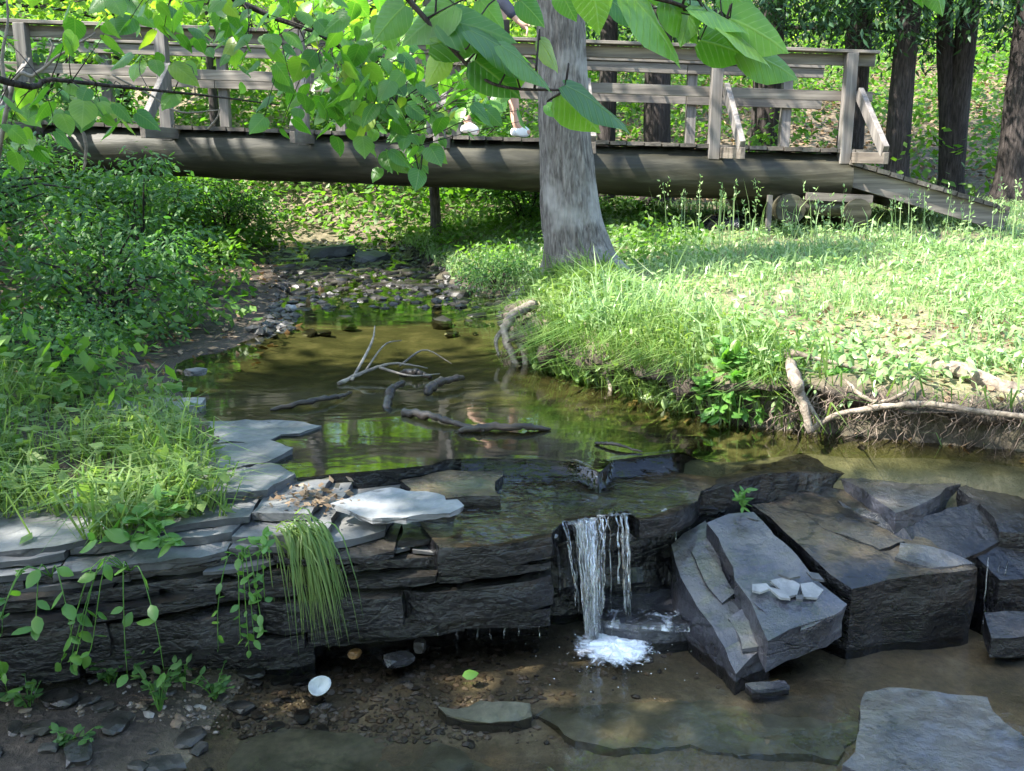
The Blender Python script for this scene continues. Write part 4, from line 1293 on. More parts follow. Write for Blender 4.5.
def back_tree(px, pyb, Y, wpx, label, lean=0.0, crown_h=(3.2, 9), spread=1.6, mat='bark_dark', leaf='leaf_hemlock', k=200, seed=0, top=9.0, kind='tree', fork=None, size=0.10, droop=0.6, gcrown=None):
    p = PY(px, pyb, Y)
    z = gz(p[0], p[1]) - 0.05
    t = empty('tree', (p[0], p[1], z), label, 'tree')
    mb = MB()
    r = wpx / 980 * Y / 2
    rng = np.random.default_rng(seed)
    pts = [(0, 0, 0), (lean * .1, 0, .4), (lean * .3 + rng.normal() * .02, 0, 1.4), (lean * .6, 0, 3), (lean * 1.0, 0, top * .6), (lean * 1.2, 0, top)]
    mb.tube(spline(pts, 30), interp_r([r * 1.5, r * 1.1, r, r * .93, r * .6, r * .15], 30), 18, 0.07, 4, seed=seed)
    if fork:
        pts = [(0.0, 0, 0.15), (-fork * .35, 0.02, 1.0), (-fork * .8, .05, 2.0), (-fork * 1.1, .05, 3.6), (-fork * 1.6, .1, top * .8)]
        mb.tube(spline(pts, 24), interp_r([r * 1.0, r * .8, r * .72, r * .6, r * .2], 24), 14, 0.07, 4, seed=seed + 1)
    n = k
    hz = crown_h[0] + (crown_h[1] - crown_h[0]) * rng.random(n) ** 1.8
    f = 1 - 0.75 * (hz - crown_h[0]) / (crown_h[1] - crown_h[0])
    a = rng.random(n) * 2 * PI; rr = np.sqrt(rng.random(n)) * spread * f
    C = np.stack([np.cos(a) * rr + lean, np.sin(a) * rr, hz - 0.25 * rr], -1)
    for i in range(0, n, max(1, n // 26)):
        e = C[i]
        mb.tube([np.array([lean * .6, 0, min(e[2] + .25, top * .95)]), (np.array([lean * .6, 0, e[2] + .25]) + e) / 2 + np.array([0, 0, .08]), e], [.03, .02, .006], 5)
    mb.build('trunk', M[mat], t, True)
    obj('crown', crown_mesh(C, 0.38, 26, size, M[leaf], seed=seed + 3, droop=droop, wid=0.55 if leaf == 'leaf_hemlock' else 1.0), t)
    return t
back_tree(893, 206, 11.6, 22, 'straight dark trunk standing behind the ramp, left of the forked tree', 0.0, seed=60, k=260, top=11, crown_h=(2.7, 9))
back_tree(949, 198, 12.0, 21, 'forked dark tree with two close trunks beyond the ramp', 0.02, seed=61, fork=0.28, top=10, crown_h=(3.4, 9), leaf='leaf_wood', droop=.3)
back_tree(1016, 200, 10.9, 38, 'thick dark tree at the right edge beyond the ramp', 0.0, seed=62, crown_h=(2.4, 8.5), k=330, top=10, spread=1.9)
back_tree(846, 190, 12.6, 24, 'dark trunk right behind the last railing post', 0.0, seed=63, crown_h=(2.5, 9), k=380, top=11, spread=2.0)
back_tree(762, 190, 13.2, 27, 'dark hemlock trunk behind the middle of the right-hand railing', 0.0, seed=64, crown_h=(2.1, 9), k=560, top=11, spread=2.4)
back_tree(656, 226, 10.6, 25, 'brown trunk just right of the grey tree behind the bridge', -0.05, seed=65, crown_h=(2.5, 8.5), k=380, top=10, spread=1.9)
back_tree(604, 221, 10.9, 17, 'thin trunk half hidden by the grey tree below the bridge log', 0.0, seed=66, crown_h=(3.2, 8), k=160, top=8, spread=1.5, leaf='leaf_wood', droop=.3)
back_tree(437, 262, 9.8, 9, 'slim leaning sapling on the stream bank under the bridge', -0.1, seed=67, mat='bark_main', crown_h=(2.0, 4.5), k=60, top=5, spread=1.2, leaf='leaf_wood', droop=.3, size=0.085)
back_tree(449, 238, 11.5, 8, 'very thin sapling just behind the leaning sapling', 0.03, seed=68, crown_h=(2.3, 5), k=60, top=5.5, spread=1.3, leaf='leaf_wood', droop=.3)
back_tree(305, 235, 12.5, 11, 'thin dark trunk in the woods under the left half of the log', 0.05, seed=69, crown_h=(2.3, 6), k=90, top=6.5, spread=1.8, leaf='leaf_wood', droop=.3)
back_tree(222, 225, 12.0, 9, 'slender trunk behind the shrubs left under the log', 0.0, seed=70, crown_h=(2.2, 5.5), k=90, top=5.5, spread=1.7, leaf='leaf_wood', droop=.3)
back_tree(130, 190, 14, 16, 'broadleaf tree behind the left railing', 0.0, seed=71, crown_h=(1.5, 7), k=260, top=8, spread=2.4, leaf='leaf_wood', droop=.3)
back_tree(10, 200, 13, 20, 'leafy tree beyond the far left end of the bridge', 0.0, seed=72, crown_h=(1.6, 7), k=260, top=8, spread=2.4, leaf='leaf_wood', droop=.3)
back_tree(380, 205, 16, 17, 'broadleaf tree on the hill behind the centre railing', 0.0, seed=73, crown_h=(1.2, 7), k=280, top=8, spread=2.6, leaf='leaf_wood', droop=.3)
back_tree(500, 200, 15, 15, 'broadleaf tree on the hill just left of the grey tree', 0.0, seed=74, crown_h=(1.5, 7), k=260, top=8, spread=2.2, leaf='leaf_wood', droop=.3)

# hillside cover behind the bridge: undergrowth and far wood
def scatter(n, x0, x1, y0, y1, rng=RNG):
    x = rng.uniform(x0, x1, n); y = y0 + (y1 - y0) * rng.random(n) ** 0.8
    return x, y
parts = []
x, y = scatter(8000, -13, 13, 9.8, 24)
dn = fbm(x * .6, y * .6, 0, 81)
keep = (dn + RNG.random(len(x)) * .7 > 0.12) & ~((x > 3.6) & (y < 17) & (RNG.random(len(x)) < .25) & (fbm(x * .9, y * .9, 0, 83) < .1)) & ~((x > np.interp(y, XL_Y, XL_X)) & (x < np.interp(y, XR_Y, XR_X)) & (y < 12)) & ~((x > 0.3) & (y < 11))
x, y = x[keep], y[keep]
hh = 0.10 + RNG.random(len(x)) ** 1.5 * np.where(x < 3, 0.9, 0.8)
z = H(x, y) + hh
parts.append(sprays(np.stack([x, y, z], -1), 0.28, 13, 0.10, flat=.3))
n = 1100
xu = RNG.uniform(-5.5, .6, n); yu = RNG.uniform(9.9, 14, n)
ctr = (np.interp(yu, XL_Y, XL_X) + np.interp(yu, XR_Y, XR_X)) / 2
ku = (np.abs(xu - ctr) > .45) | (yu > 11)
xu, yu = xu[ku], yu[ku]
parts.append(sprays(np.stack([xu, yu, H(xu, yu) + .08 + .75 * RNG.random(len(xu)) ** 1.6 * smooth(.3, 1.2, np.abs(xu - ctr[ku]) + (yu > 11))], -1), .24, 13, .085, flat=.3))
Vu, Fu = join(parts)
tag(obj('undergrowth', mesh_np('undergrowth', Vu, Fu, M['leaf_under'])), kind='stuff')
# far wood: trunks and crowns that read as one mass
parts = []
n = 1500
x = RNG.uniform(-22, 22, n); y = RNG.uniform(19, 34, n)
z = H(x, y) + 0.4 + RNG.random(n) ** 1.2 * 4.2
parts.append(sprays(np.stack([x, y, z], -1), 0.75, 26, 0.24, flat=.4))
Vw, Fw = join(parts)
tag(obj('woods', mesh_np('woods', Vw, Fw, M['leaf_wood'])), kind='stuff')

# dead leaves on the hillside and on the ledge
x, y = scatter(9000, 1.5, 11, 10.5, 20)
P = np.stack([x, y, H(x, y) + 0.02], -1)
V1 = leaves(P, rand_dirs(len(P)) * np.array([1, 1, .3]), RNG.normal(size=(len(P), 3)) * .4 + np.array([0, 0, 1]), 0.06 + .06 * RNG.random(len(P)))
x = RNG.uniform(-6, -1.3, 2500); y = RNG.uniform(3.4, 9, 2500)
P = np.stack([x, y, H(x, y) + 0.012], -1)
V2 = leaves(P, rand_dirs(len(P)) * np.array([1, 1, .3]), RNG.normal(size=(len(P), 3)) * .4 + np.array([0, 0, 1]), 0.03 + .04 * RNG.random(len(P)))
px = RNG.normal(312, 22, 130); py = RNG.normal(496, 6, 130)
P = np.array([G(a, b, 0.462) for a, b in zip(px, py)])
V3 = leaves(P, rand_dirs(len(P)) * np.array([1, 1, .3]), RNG.normal(size=(len(P), 3)) * .5 + np.array([0, 0, 1]), 0.015 + .02 * RNG.random(len(P)))
x = RNG.uniform(0.4, 3.2, 2600); y = RNG.uniform(3.1, 4.9, 2600)
kp = (x - np.interp(y, XR_Y, XR_X) > 0.0) & (fbm(x * 3, y * 3, 0, 98) + RNG.random(2600) * .6 > .25)
x, y = x[kp], y[kp]
P = np.stack([x, y, H(x, y) + 0.012], -1)
V4 = leaves(P, rand_dirs(len(P)) * np.array([1, 1, .3]), RNG.normal(size=(len(P), 3)) * .5 + np.array([0, 0, 1]), 0.025 + .03 * RNG.random(len(P)))
Vl, Fl = join([V1, V2, V3, V4])
tag(obj('leaf_litter', mesh_np('leaf_litter', Vl, Fl, M['dry_leaf'])), kind='stuff')

# ------------------------------------------------------------------ meadow grass on the right bank
n = 95000
y = 3.2 + (10.8 - 3.2) * RNG.random(n) ** 1.25
x = RNG.uniform(-1.0, 1.0, n) * (0.62 * y + 0.6)
xr = np.interp(y, XR_Y, XR_X)
d = x - xr
cl = fbm(x * 2.2, y * 2.2, 0, 91); cl2 = fbm(x * 7, y * 7, 0, 92)
keep = (d > 0.05) & (x > -1.3) & (cl + 0.9 * cl2 + RNG.random(n) * 1.2 > 0.22)
bare = (y < 4.9) & (x > 1.0) & (d < 1.0) & (fbm(x * 3, y * 3, 0, 93) < np.where(d < .4, .8, .3)) & (RNG.random(n) < .88)
keep &= ~bare
x, y, d, cl = x[keep], y[keep], d[keep], cl[keep]
h = (0.035 + 0.09 * RNG.random(len(x)) ** 1.6) * (1 + 0.9 * cl + .5 * fbm(x * 5, y * 5, 0, 94))
h = np.maximum(h, .025)
h *= np.clip((np.hypot(x - .45, (y - 6.1) * .8) - .1) / .45, .25, 1)
tall = (d < 0.75) & (x < 1.05) & (y < 6.3)
h = np.where(tall, h * (1.3 + 1.4 * RNG.random(len(x))), h)
ramp_tall = (y > 7.2) & (y < 8.1) & (x > 1.0)
h = np.where(ramp_tall, h * .65, h)
h = np.where(ramp_tall & (RNG.random(len(x)) < .05), h * 3, h)
wd = 0.004 + 0.004 * RNG.random(len(x)) + 0.0006 * y
lean = 0.2 + 0.9 * RNG.random(len(x))
P = np.stack([x, y, H(x, y) - 0.005], -1)
# broad clover-like ground leaves
G1 = blades(P, h, wd, lean)
m_ = RNG.random(len(x)) < 0.22
G2 = leaves(P[m_] + np.array([0, 0, 1]) * (h[m_] * .6)[:, None], rand_dirs(m_.sum()) * np.array([1, 1, .35]), RNG.normal(size=(m_.sum(), 3)) * .4 + np.array([0, 0, 1]), 0.03 + .03 * RNG.random(m_.sum()))
# seed stalks by the ramp
ns = 80
xs = RNG.uniform(1.1, 4.3, ns); ys = RNG.uniform(6.6, 8.0, ns)
Ps = np.stack([xs, ys, H(xs, ys)], -1)
hs = 0.2 + 0.28 * RNG.random(ns)
G3 = blades(Ps, hs, np.full(ns, .007), 0.25 * RNG.random(ns), curve=.2)
hp = np.repeat(Ps, 9, 0) + np.array([0, 0, 1]) * np.repeat(hs, 9)[:, None] * RNG.uniform(.72, 1.0, ns * 9)[:, None] + RNG.normal(size=(ns * 9, 3)) * .008
G4 = leaves(hp, rand_dirs(ns * 9, up=1.5), rand_dirs(ns * 9), np.full(ns * 9, .03), wid=.7)
nw = 1500
yw = 3.5 + 7 * RNG.random(nw) ** 1.3; xw = np.interp(yw, XR_Y, XR_X) + .12 + RNG.random(nw) * (.55 * yw + .3)
kw_ = fbm(xw * 1.6, yw * 1.6, 0, 99) + RNG.random(nw) * .5 > .35
xw, yw = xw[kw_], yw[kw_]
G5 = sprays(np.stack([xw, yw, H(xw, yw) + .03 + .07 * RNG.random(len(xw))], -1), .075, 9, .045, T=T_LEAF)
Vm, Fm = join([G1, G2, G3, G4, G5])
tag(obj('meadow_grass', mesh_np('meadow_grass', Vm, Fm, M['grass_sun'])), kind='stuff')

# longer green grass hanging over the bank by the tree
n = 4200
y = RNG.uniform(3.45, 6.3, n)
xr = np.interp(y, XR_Y, XR_X)
x = xr + 0.05 + RNG.random(n) ** 1.3 * 0.6
cg = fbm(x * 5, y * 5, 0, 96)
keep = (x < 1.0 + RNG.random(n) * .25) & (cg + RNG.random(n) > .25) & ~((y > 4.75) & (y < 5.5) & (x - xr < .16))
x, y, cg = x[keep], y[keep], cg[keep]
P = np.stack([x, y, H(x, y) - .005], -1)
hang = smooth(0.3, 0.0, x - np.interp(y, XR_Y, XR_X))
D = np.stack([-0.35 - hang * .5 + RNG.normal(size=len(x)) * .8, -0.3 - hang * .4 + RNG.normal(size=len(x)) * .8, np.zeros(len(x))], -1)
D /= np.linalg.norm(D, axis=1, keepdims=True)
V, F = blades(P, (0.09 + .17 * RNG.random(len(x)) ** 1.3) * (1 + .5 * cg), .005 + .007 * RNG.random(len(x)), .2 + 1.0 * RNG.random(len(x)) + hang * .3, dirs=D, curve=.8)
mk = RNG.random(len(x)) < .3
Vb, Fb = sprays(P[mk] + np.array([0, 0, 1]) * (.03 + .12 * RNG.random(mk.sum()))[:, None], .05, 3, .045, T=T_LEAF)
V, F = join([(V, F), (Vb, Fb)])
n = 3200
yy = RNG.uniform(2.9, 5.4, n)
xx = np.interp(yy, XR_Y, XR_X) + RNG.uniform(.01, .16, n)
cg = fbm(xx * 6, yy * 6, 0, 97)
kk = cg + RNG.random(n) * .9 > .3
kk &= ((xx < 1.0) | (RNG.random(n) < .15)) & ((yy < 4.7) | (RNG.random(n) < .15))
xx, yy = xx[kk], yy[kk]
zz = H(xx + .2, yy + .1) - RNG.random(len(xx)) * .07
D = np.stack([-.6 + RNG.normal(size=len(xx)) * .6, -.8 + RNG.normal(size=len(xx)) * .4, np.zeros(len(xx))], -1)
D /= np.linalg.norm(D, axis=1, keepdims=True)
Vh, Fh = blades(np.stack([xx, yy, zz], -1), .05 + .10 * RNG.random(len(xx)), .004 + .005 * RNG.random(len(xx)), .7 + 1.2 * RNG.random(len(xx)), dirs=D, curve=1.0)
V, F = join([(V, F), (Vh, Fh)])
tag(obj('bank_grass', mesh_np('bank_grass', V, F, M['grass_bank'])), kind='stuff')

# left bank grass on the shelf
n = 6800
px = RNG.uniform(-160, 235, n); py = RNG.uniform(395, 535, n)
edge = np.interp(py, [395, 430, 480, 520, 535], [160, 190, 225, 235, 120])
cl = fbm(px / 60, py / 30, 0, 95)
keep = (px < edge + 12 * RNG.normal(size=n)) & (cl + RNG.random(n) * .9 > .25) & ~((py > 512) & (cl < .25))
P = np.array([G(a, b, 0.47) for a, b in zip(px[keep], py[keep])])
P[:, 2] = np.maximum(H(P[:, 0], P[:, 1]), 0.452 * (P[:, 1] < 3.5)) - .003
m = len(P)
V, F = blades(P, (0.05 + .17 * RNG.random(m) ** 1.8) * (1 + .4 * cl[keep]), .005 + .006 * RNG.random(m), .3 + 1.2 * RNG.random(m), curve=.9)
m2 = RNG.random(m) < .4
Vb, Fb = leaves(P[m2] + np.array([0, 0, 1]) * (.02 + .09 * RNG.random(m2.sum()))[:, None], rand_dirs(m2.sum()) * np.array([1, 1, .4]), RNG.normal(size=(m2.sum(), 3)) * .4 + np.array([0, 0, 1]), .03 + .035 * RNG.random(m2.sum()))
V, F = join([(V, F), (Vb, Fb)])
tag(obj('shelf_grass', mesh_np('shelf_grass', V, F, M['grass_bank'])), kind='stuff')

# ------------------------------------------------------------------ shrubs on the left bank
def shrub_data(seed, rad, n, k, size, T=T_LEAF, lr=0.2):
    rng = np.random.default_rng(seed)
    C = inside_ellipsoid(n, rad, rng, .25) + np.array([0, 0, rad[2] * .85])
    C = C[C[:, 2] > 0.03]
    V, F = sprays(C, lr, k, size, rng, T, flat=.25, droop=.3)
    fol = mesh_np('foliage', V, F, M['leaf_shrub'])
    mb = MB()
    for i in range(0, len(C), max(1, len(C) // 22)):
        e = C[i]
        b = np.array([rng.normal() * .06, rng.normal() * .06, 0])
        mb.tube(spline([b, (b + e) / 2 + np.array([0, 0, .1]) + rng.normal(size=3) * .05, e], 7), interp_r([.014, .009, .004], 7), 5)
    return fol, mb.mesh('stem', M['bark_dark'], True)
SHR = [shrub_data(200, (0.75, 0.65, 0.5), 165, 22, 0.052, lr=.17), shrub_data(201, (0.62, 0.6, 0.62), 150, 22, 0.058, lr=.17), shrub_data(202, (0.9, 0.7, 0.4), 175, 20, 0.047, lr=.16)]
SH = [(-2.2, 5.3, 0, .8, 'dark green shrub leaning over the left edge of the pool'),
      (-2.9, 4.6, 1, .75, 'bushy shrub at the left edge of the picture above the shelf grass'),
      (-3.3, 5.7, 2, 1.0, 'broad shrub on the left bank behind the bushy shrub by the shelf'),
      (-2.5, 6.6, 1, .8, 'tall shrub on the left bank a little upstream of the pool'),
      (-3.7, 7.2, 0, .75, 'large dark shrub below the left end of the bridge log'),
      (-4.3, 8.6, 1, 1.4, 'shrub under the far left end of the bridge'),
      (-2.9, 9.9, 0, .8, 'round shrub just beyond the bridge beside the stream'),
      (-4.2, 10.8, 2, 1.2, 'shrub behind the bridge log between two thin trunks'),
      (-2.0, 12.6, 1, 1.0, 'shrub closing off the head of the stream'),
      (-0.1, 7.0, 2, .42, 'small bright bush on the bank left of the grey tree'),
      (0.2, 9.9, 0, .75, 'bush behind the bridge left of the grey tree'),
      (-0.5, 11.6, 0, 1.2, 'bush on the slope behind the saplings'),
      (-5.2, 10.8, 0, 1.6, 'big shrub on the hillside past the left railing'),
      (-2.05, 4.3, 2, .5, 'low leafy shrub beside the shelf grass')]
for x, y, k, s, lab in SH:
    r = empty('shrub', (x, y, gz(x, y) - .03), lab, 'shrub', 'shrubs along the stream banks', random.uniform(0, 6), s)
    obj('foliage', SHR[k][0], r); obj('stem', SHR[k][1], r)

# low ground cover between the shrubs
n = 1500
x = RNG.uniform(-6.5, -1.2, n); y = 3.7 + 6.5 * RNG.random(n)
kp = (np.interp(y, XL_Y, XL_X) - x > 0.28)
x, y = x[kp], y[kp]
z = H(x, y) + .05 + .25 * RNG.random(len(x)) ** 2
V, F = sprays(np.stack([x, y, z], -1), 0.16, 12, 0.065, flat=.3)
n = 900
x2 = RNG.uniform(-1.2, 1.4, n); y2 = RNG.uniform(6.4, 11, n)
kp = (x2 - np.interp(y2, XR_Y, XR_X) > 0.15)
x2, y2 = x2[kp], y2[kp]
V2 = sprays(np.stack([x2, y2, H(x2, y2) + .03 + .12 * RNG.random(len(x2))], -1), 0.13, 10, 0.05, flat=.3)
V, F = join([(V, F), V2])
tag(obj('ground_cover', mesh_np('ground_cover', V, F, M['leaf_under'])), kind='stuff')

# ------------------------------------------------------------------ small plants
def plant(name, base, stems, label, cat='plant', group=None, leafmat='leaf_plant', lsize=.06, nl=6, T=T_OVAL, wid=1.0, seed=0, stemr=.002, whorl=1, stemmat=None):
    """stems: list of polylines relative to base"""
    rng = np.random.default_rng(seed)
    r = empty(name, base, label, cat, group)
    mb = MB(); P, A, S = [], [], []
    for st in stems:
        pts = spline([np.array(p, float) for p in st], 12)
        mb.tube(pts, interp_r([stemr, stemr * .5], 12), 5)
        for i in range(nl):
            t = 0.25 + .75 * (i + 1) / nl
            q = pts[min(11, int(t * 11))]; d = pts[min(11, int(t * 11))] - pts[max(0, int(t * 11) - 1)]
            d = d / (np.linalg.norm(d) + 1e-9)
            for w_ in range(whorl):
                sd = rng.normal(size=3) * .8; sd[2] *= .5
                P.append(q); A.append(d * .5 + sd); S.append(lsize * rng.uniform(.6, 1.25))
    P, A, S = np.array(P), np.array(A), np.array(S)
    Nv = rng.normal(size=P.shape) * .35 + np.array([0, -.25, 1])
    V, F = leaves(P, A, Nv, S, T, wid)
    mb.build('stem', M[stemmat or 'leaf_plant'], r, True)
    obj('foliage', mesh_np('foliage', V, F, M[leafmat], True), r)
    return r
def hang_stems(k, dx, dy, dz, seed):
    rnd = random.Random(seed); out = []
    for _ in range(k):
        a = rnd.uniform(-1, 1)
        out.append([(0, 0, 0), (dx * a * .5, dy * .5, .02 + rnd.uniform(0, .03)), (dx * a, dy, dz * rnd.uniform(.35, .7)), (dx * a * 1.15, dy * 1.1, dz * rnd.uniform(.8, 1.1))])
    return out
def up_stems(k, spread, h, seed):
    rnd = random.Random(seed); out = []
    for _ in range(k):
        a = rnd.uniform(0, 6.3); r = rnd.uniform(.2, 1) * spread; hh = h * rnd.uniform(.6, 1.1)
        out.append([(0, 0, 0), (math.cos(a) * r * .4, math.sin(a) * r * .4, hh * .6), (math.cos(a) * r, math.sin(a) * r, hh)])
    return out
def on(px, py, z): return G(px, py, z)
def rim(px, z, off=-.03):
    p = G(px, 560, z)
    return np.array([p[0], np.interp(p[0], FXx, FXy) + off, z])
plant('trailing_plant', rim(140, .41), hang_stems(6, .16, -.07, -.25, 1), 'broad-leaved plant trailing down the ledge face left of the grass tuft', lsize=.045, nl=5, seed=1)
plant('trailing_plant', on(150, 530, .46), hang_stems(6, .10, -.10, .02, 2) + up_stems(4, .08, .1, 3), 'leafy plant arching over the ledge rim above the trailing one', lsize=.06, nl=5, seed=2)
plant('trailing_plant', rim(5, .40), hang_stems(7, .13, -.06, -.24, 4), 'leafy plant hanging over the ledge at the left edge', lsize=.042, nl=6, seed=4)
plant('trailing_vine', rim(243, .41), hang_stems(5, .06, -.05, -.22, 5), 'small-leaved vine dangling from the ledge beside the grass tuft', lsize=.03, nl=9, seed=5)
plant('trailing_vine', rim(262, .42), up_stems(4, .06, .06, 6) + hang_stems(2, .05, -.04, -.12, 7), 'sprig of leaves at the ledge rim just left of the grass tuft', lsize=.035, nl=5, seed=6)
plant('low_plant', on(160, 715, .02), up_stems(7, .10, .15, 8), 'small leafy plant growing from the mud below the ledge', lsize=.03, nl=7, seed=8, leafmat='leaf_shrub')
plant('low_plant', on(185, 690, .03), up_stems(5, .07, .10, 9), 'tiny leafy plant in the mud behind the larger one', lsize=.025, nl=6, seed=9, leafmat='leaf_shrub')
plant('low_plant', on(30, 715, .03), up_stems(5, .09, .09, 10), 'leafy sprig on the mud in the lower left corner', lsize=.03, nl=6, seed=10, leafmat='leaf_shrub')
plant('low_plant', on(110, 690, .03), up_stems(9, .12, .12, 21), 'sprawling leafy plant in the mud under the left half of the ledge', lsize=.03, nl=7, seed=21, leafmat='leaf_shrub')
plant('low_plant', on(215, 700, .02), up_stems(6, .08, .09, 22), 'sprig of round leaves in the mud nearest the gravel', lsize=.026, nl=6, seed=22, leafmat='leaf_shrub')
plant('low_plant', on(70, 755, .03), up_stems(6, .09, .07, 23), 'low sprig of leaves at the bottom edge left of the water', lsize=.028, nl=6, seed=23, leafmat='leaf_shrub')
plant('trailing_plant', rim(70, .42), hang_stems(4, .15, -.07, -.12, 24), 'leafy plant spilling over the pale rim between the two trailing plants', lsize=.05, nl=5, seed=24)
plant('creeper', on(742, 395, .58), up_stems(8, .12, .13, 11) + hang_stems(4, .12, -.05, -.06, 12), 'bright five-leaved creeper on the cut bank left of the broken root', lsize=.055, nl=3, whorl=5, seed=11)
plant('creeper', on(728, 372, .66), up_stems(6, .10, .10, 13), 'leafy creeper clump higher on the bank behind the bright one', lsize=.05, nl=3, whorl=5, seed=13)
plant('creeper', on(832, 386, .62), up_stems(4, .08, .06, 14), 'small green sprig among the roots right of the broken root', lsize=.05, nl=3, whorl=4, seed=14)
plant('creeper', on(700, 405, .54), up_stems(6, .08, .12, 15), 'leafy weeds at the foot of the bank near the water', lsize=.045, nl=4, whorl=2, seed=15)
plant('fern_sprig', PY(742, 507, 3.08), [[(0, 0, 0), (-.005, -.03, .04), (-.01, -.05, .02)], [(0, 0, 0), (.0, -.03, .06), (.005, -.04, .075)], [(0, 0, 0), (-.015, -.02, .03), (-.02, -.03, .05)]], 'bright green fern sprig on the dark humped rock', 'fern', lsize=.028, nl=7, whorl=2, seed=16, wid=.7)
for px, py, rz, lab in ((799, 549, .3, 'fresh green leaf fallen in the gap beside the tilted slab'), (815, 548, 1.5, 'pale green leaf lying next to the darker fallen leaf'), (462, 676, .2, 'green leaf lying on the wet gravel')):
    z = .30 if px > 700 else .012
    Y = 2.93
    p = PY(px, py, Y) if px > 700 else G(px, py, z)
    V, F = leaves(np.array([[0, 0, 0.0]]), np.array([[math.cos(rz), math.sin(rz), .15]]), np.array([[0, -.4, 1.0]]), np.array([.05]), T_OVAL, 1.3)
    o = obj('fallen_leaf', mesh_np('fallen_leaf', V, F, M['leaf_plant'], True), None, p)
    tag(o, lab, 'leaf', 'green leaves fallen on the rocks')

# hanging grass tuft on the ledge
rt = empty('grass_tuft', on(300, 528, .43), 'long bright grass tuft hanging down the dark ledge face', 'grass tuft')
n = 210
rng = np.random.default_rng(300)
V, F = [], []
Vs, Fs = [], []
mbt = MB()
for i in range(n):
    a = rng.normal() * .55 + .25
    d = np.array([math.sin(a) * .9 + .15, -1.0, 0]); d /= np.linalg.norm(d)
    l = rng.uniform(.10, .34)
    bq = np.array([rng.normal() * .032, -.03 + rng.normal() * .025, rng.normal() * .02])
    up = rng.uniform(.2, 1.9)
    pts = []
    for t in np.linspace(0, 1, 7):
        pts.append(bq + d * (l * (.30 + .12 * up) * (t ** .8)) * rng.uniform(.95, 1.05) + np.array([0.05 * t, 0, l * (up * .5 * t - (up * .45 + .9) * t ** 2.0)]))
    sd = np.cross(d, [0, 0, 1]) * rng.uniform(.0018, .0035)
    b0 = len(Vs)
    for t, q in zip(np.linspace(0, 1, 7), pts):
        w_ = (1 - t ** 2) + .05
        Vs.append(q - sd * w_); Vs.append(q + sd * w_)
    for j in range(6):
        Fs.append((b0 + 2 * j, b0 + 2 * j + 1, b0 + 2 * j + 3, b0 + 2 * j + 2))
obj('blades', mesh_np('blades', np.array(Vs), np.array(Fs), M['grass_bank']), rt)

# broad blade sticking up from the shelf grass
rt = empty('reed_plant', on(178, 470, .48), 'tall pointed blue-green reed leaves rising from the shelf grass', 'reed')
V, F = blades(np.array([[0, 0, 0], [.01, 0, 0], [-.02, .01, 0], [.02, .02, 0]]), np.array([.3, .26, .2, .24]), np.array([.02, .018, .016, .014]), np.array([.25, .5, 1.1, .2]), np.random.default_rng(4), curve=.2)
obj('blades', mesh_np('blades', V, F, M['grass_bank']), rt)

# ------------------------------------------------------------------ roots, driftwood, twigs
def wood(name, pts, rad, label, cat, group=None, mat='root', n=24, seg=9, rough=.12, twigs=(), freq=14, seed=1):
    P = spline(pts, n)
    if mat == 'wood_wet': rough, freq, seg = .4, 40, 12
    rg_ = random.Random(seed)
    P = [p + np.array([rg_.uniform(-1, 1), rg_.uniform(-1, 1), rg_.uniform(-1, 1)]) * .18 * max(rad) for p in P]
    R_ = [r * rg_.uniform(.85, 1.12) for r in interp_r(rad, n)]
    if mat == 'wood_wet': R_ = [r * (.78 if k not in (0, n - 1) else .4) * (1.1 - .35 * k / n + .07 * math.sin(k * 2.9 + seed)) for k, r in enumerate(R_)]
    mb = MB(); mb.tube(P, R_, seg, rough, freq, seed=seed)
    for tp, tr in twigs:
        mb.tube(spline(tp, 10), interp_r(tr, 10), 6, rough, freq)
    c = np.mean(P, axis=0)
    mb.v = [tuple(np.array(q) - c) for q in mb.v]
    o = mb.build(name, M[mat], None, True)
    o.location = c
    return tag(o, label, cat, group)
wood('root', [SF(868, 345, -.02), SF(898, 358, .012), SF(930, 371, .03), SF(970, 384, .035), PY(1030, 397, SF(970, 384)[1] - .14), PY(1110, 408, SF(970, 384)[1] - .3)], [.016, .024, .03, .03, .033, .035], 'thick smooth root slanting down the right bank', 'root')
wood('root', [PY(812, 430, 3.47), PY(836, 415, 3.45), PY(880, 407, 3.41), PY(925, 404, 3.35), PY(975, 411, 3.28), PY(1030, 418, 3.2), PY(1090, 426, 3.12)], [.012, .011, .011, .011, .010, .011, .012], 'long thin root curving just above the water under the bank', 'root', seed=2)
wood('root', [SF(786, 350, .01), PY(793, 372, 3.5), PY(801, 400, 3.44), PY(810, 432, 3.4)], [.018, .022, .02, .012], 'broken upright root standing out of the cut bank', 'root', twigs=[([PY(790, 352, 3.7), PY(830, 362, 3.66), PY(870, 372, 3.66)], [.014, .01, .006]), ([PY(797, 380, 3.58), PY(806, 400, 3.5), PY(822, 426, 3.44)], [.012, .01, .006])], seed=3)
wood('root', [PY(845, 380, 3.55), PY(862, 396, 3.46), PY(880, 402, 3.43), PY(905, 392, 3.4), PY(915, 378, 3.45)], [.008, .008, .007, .006, .005], 'thin looping root hanging from the bank below the thick root', 'root', seed=4)
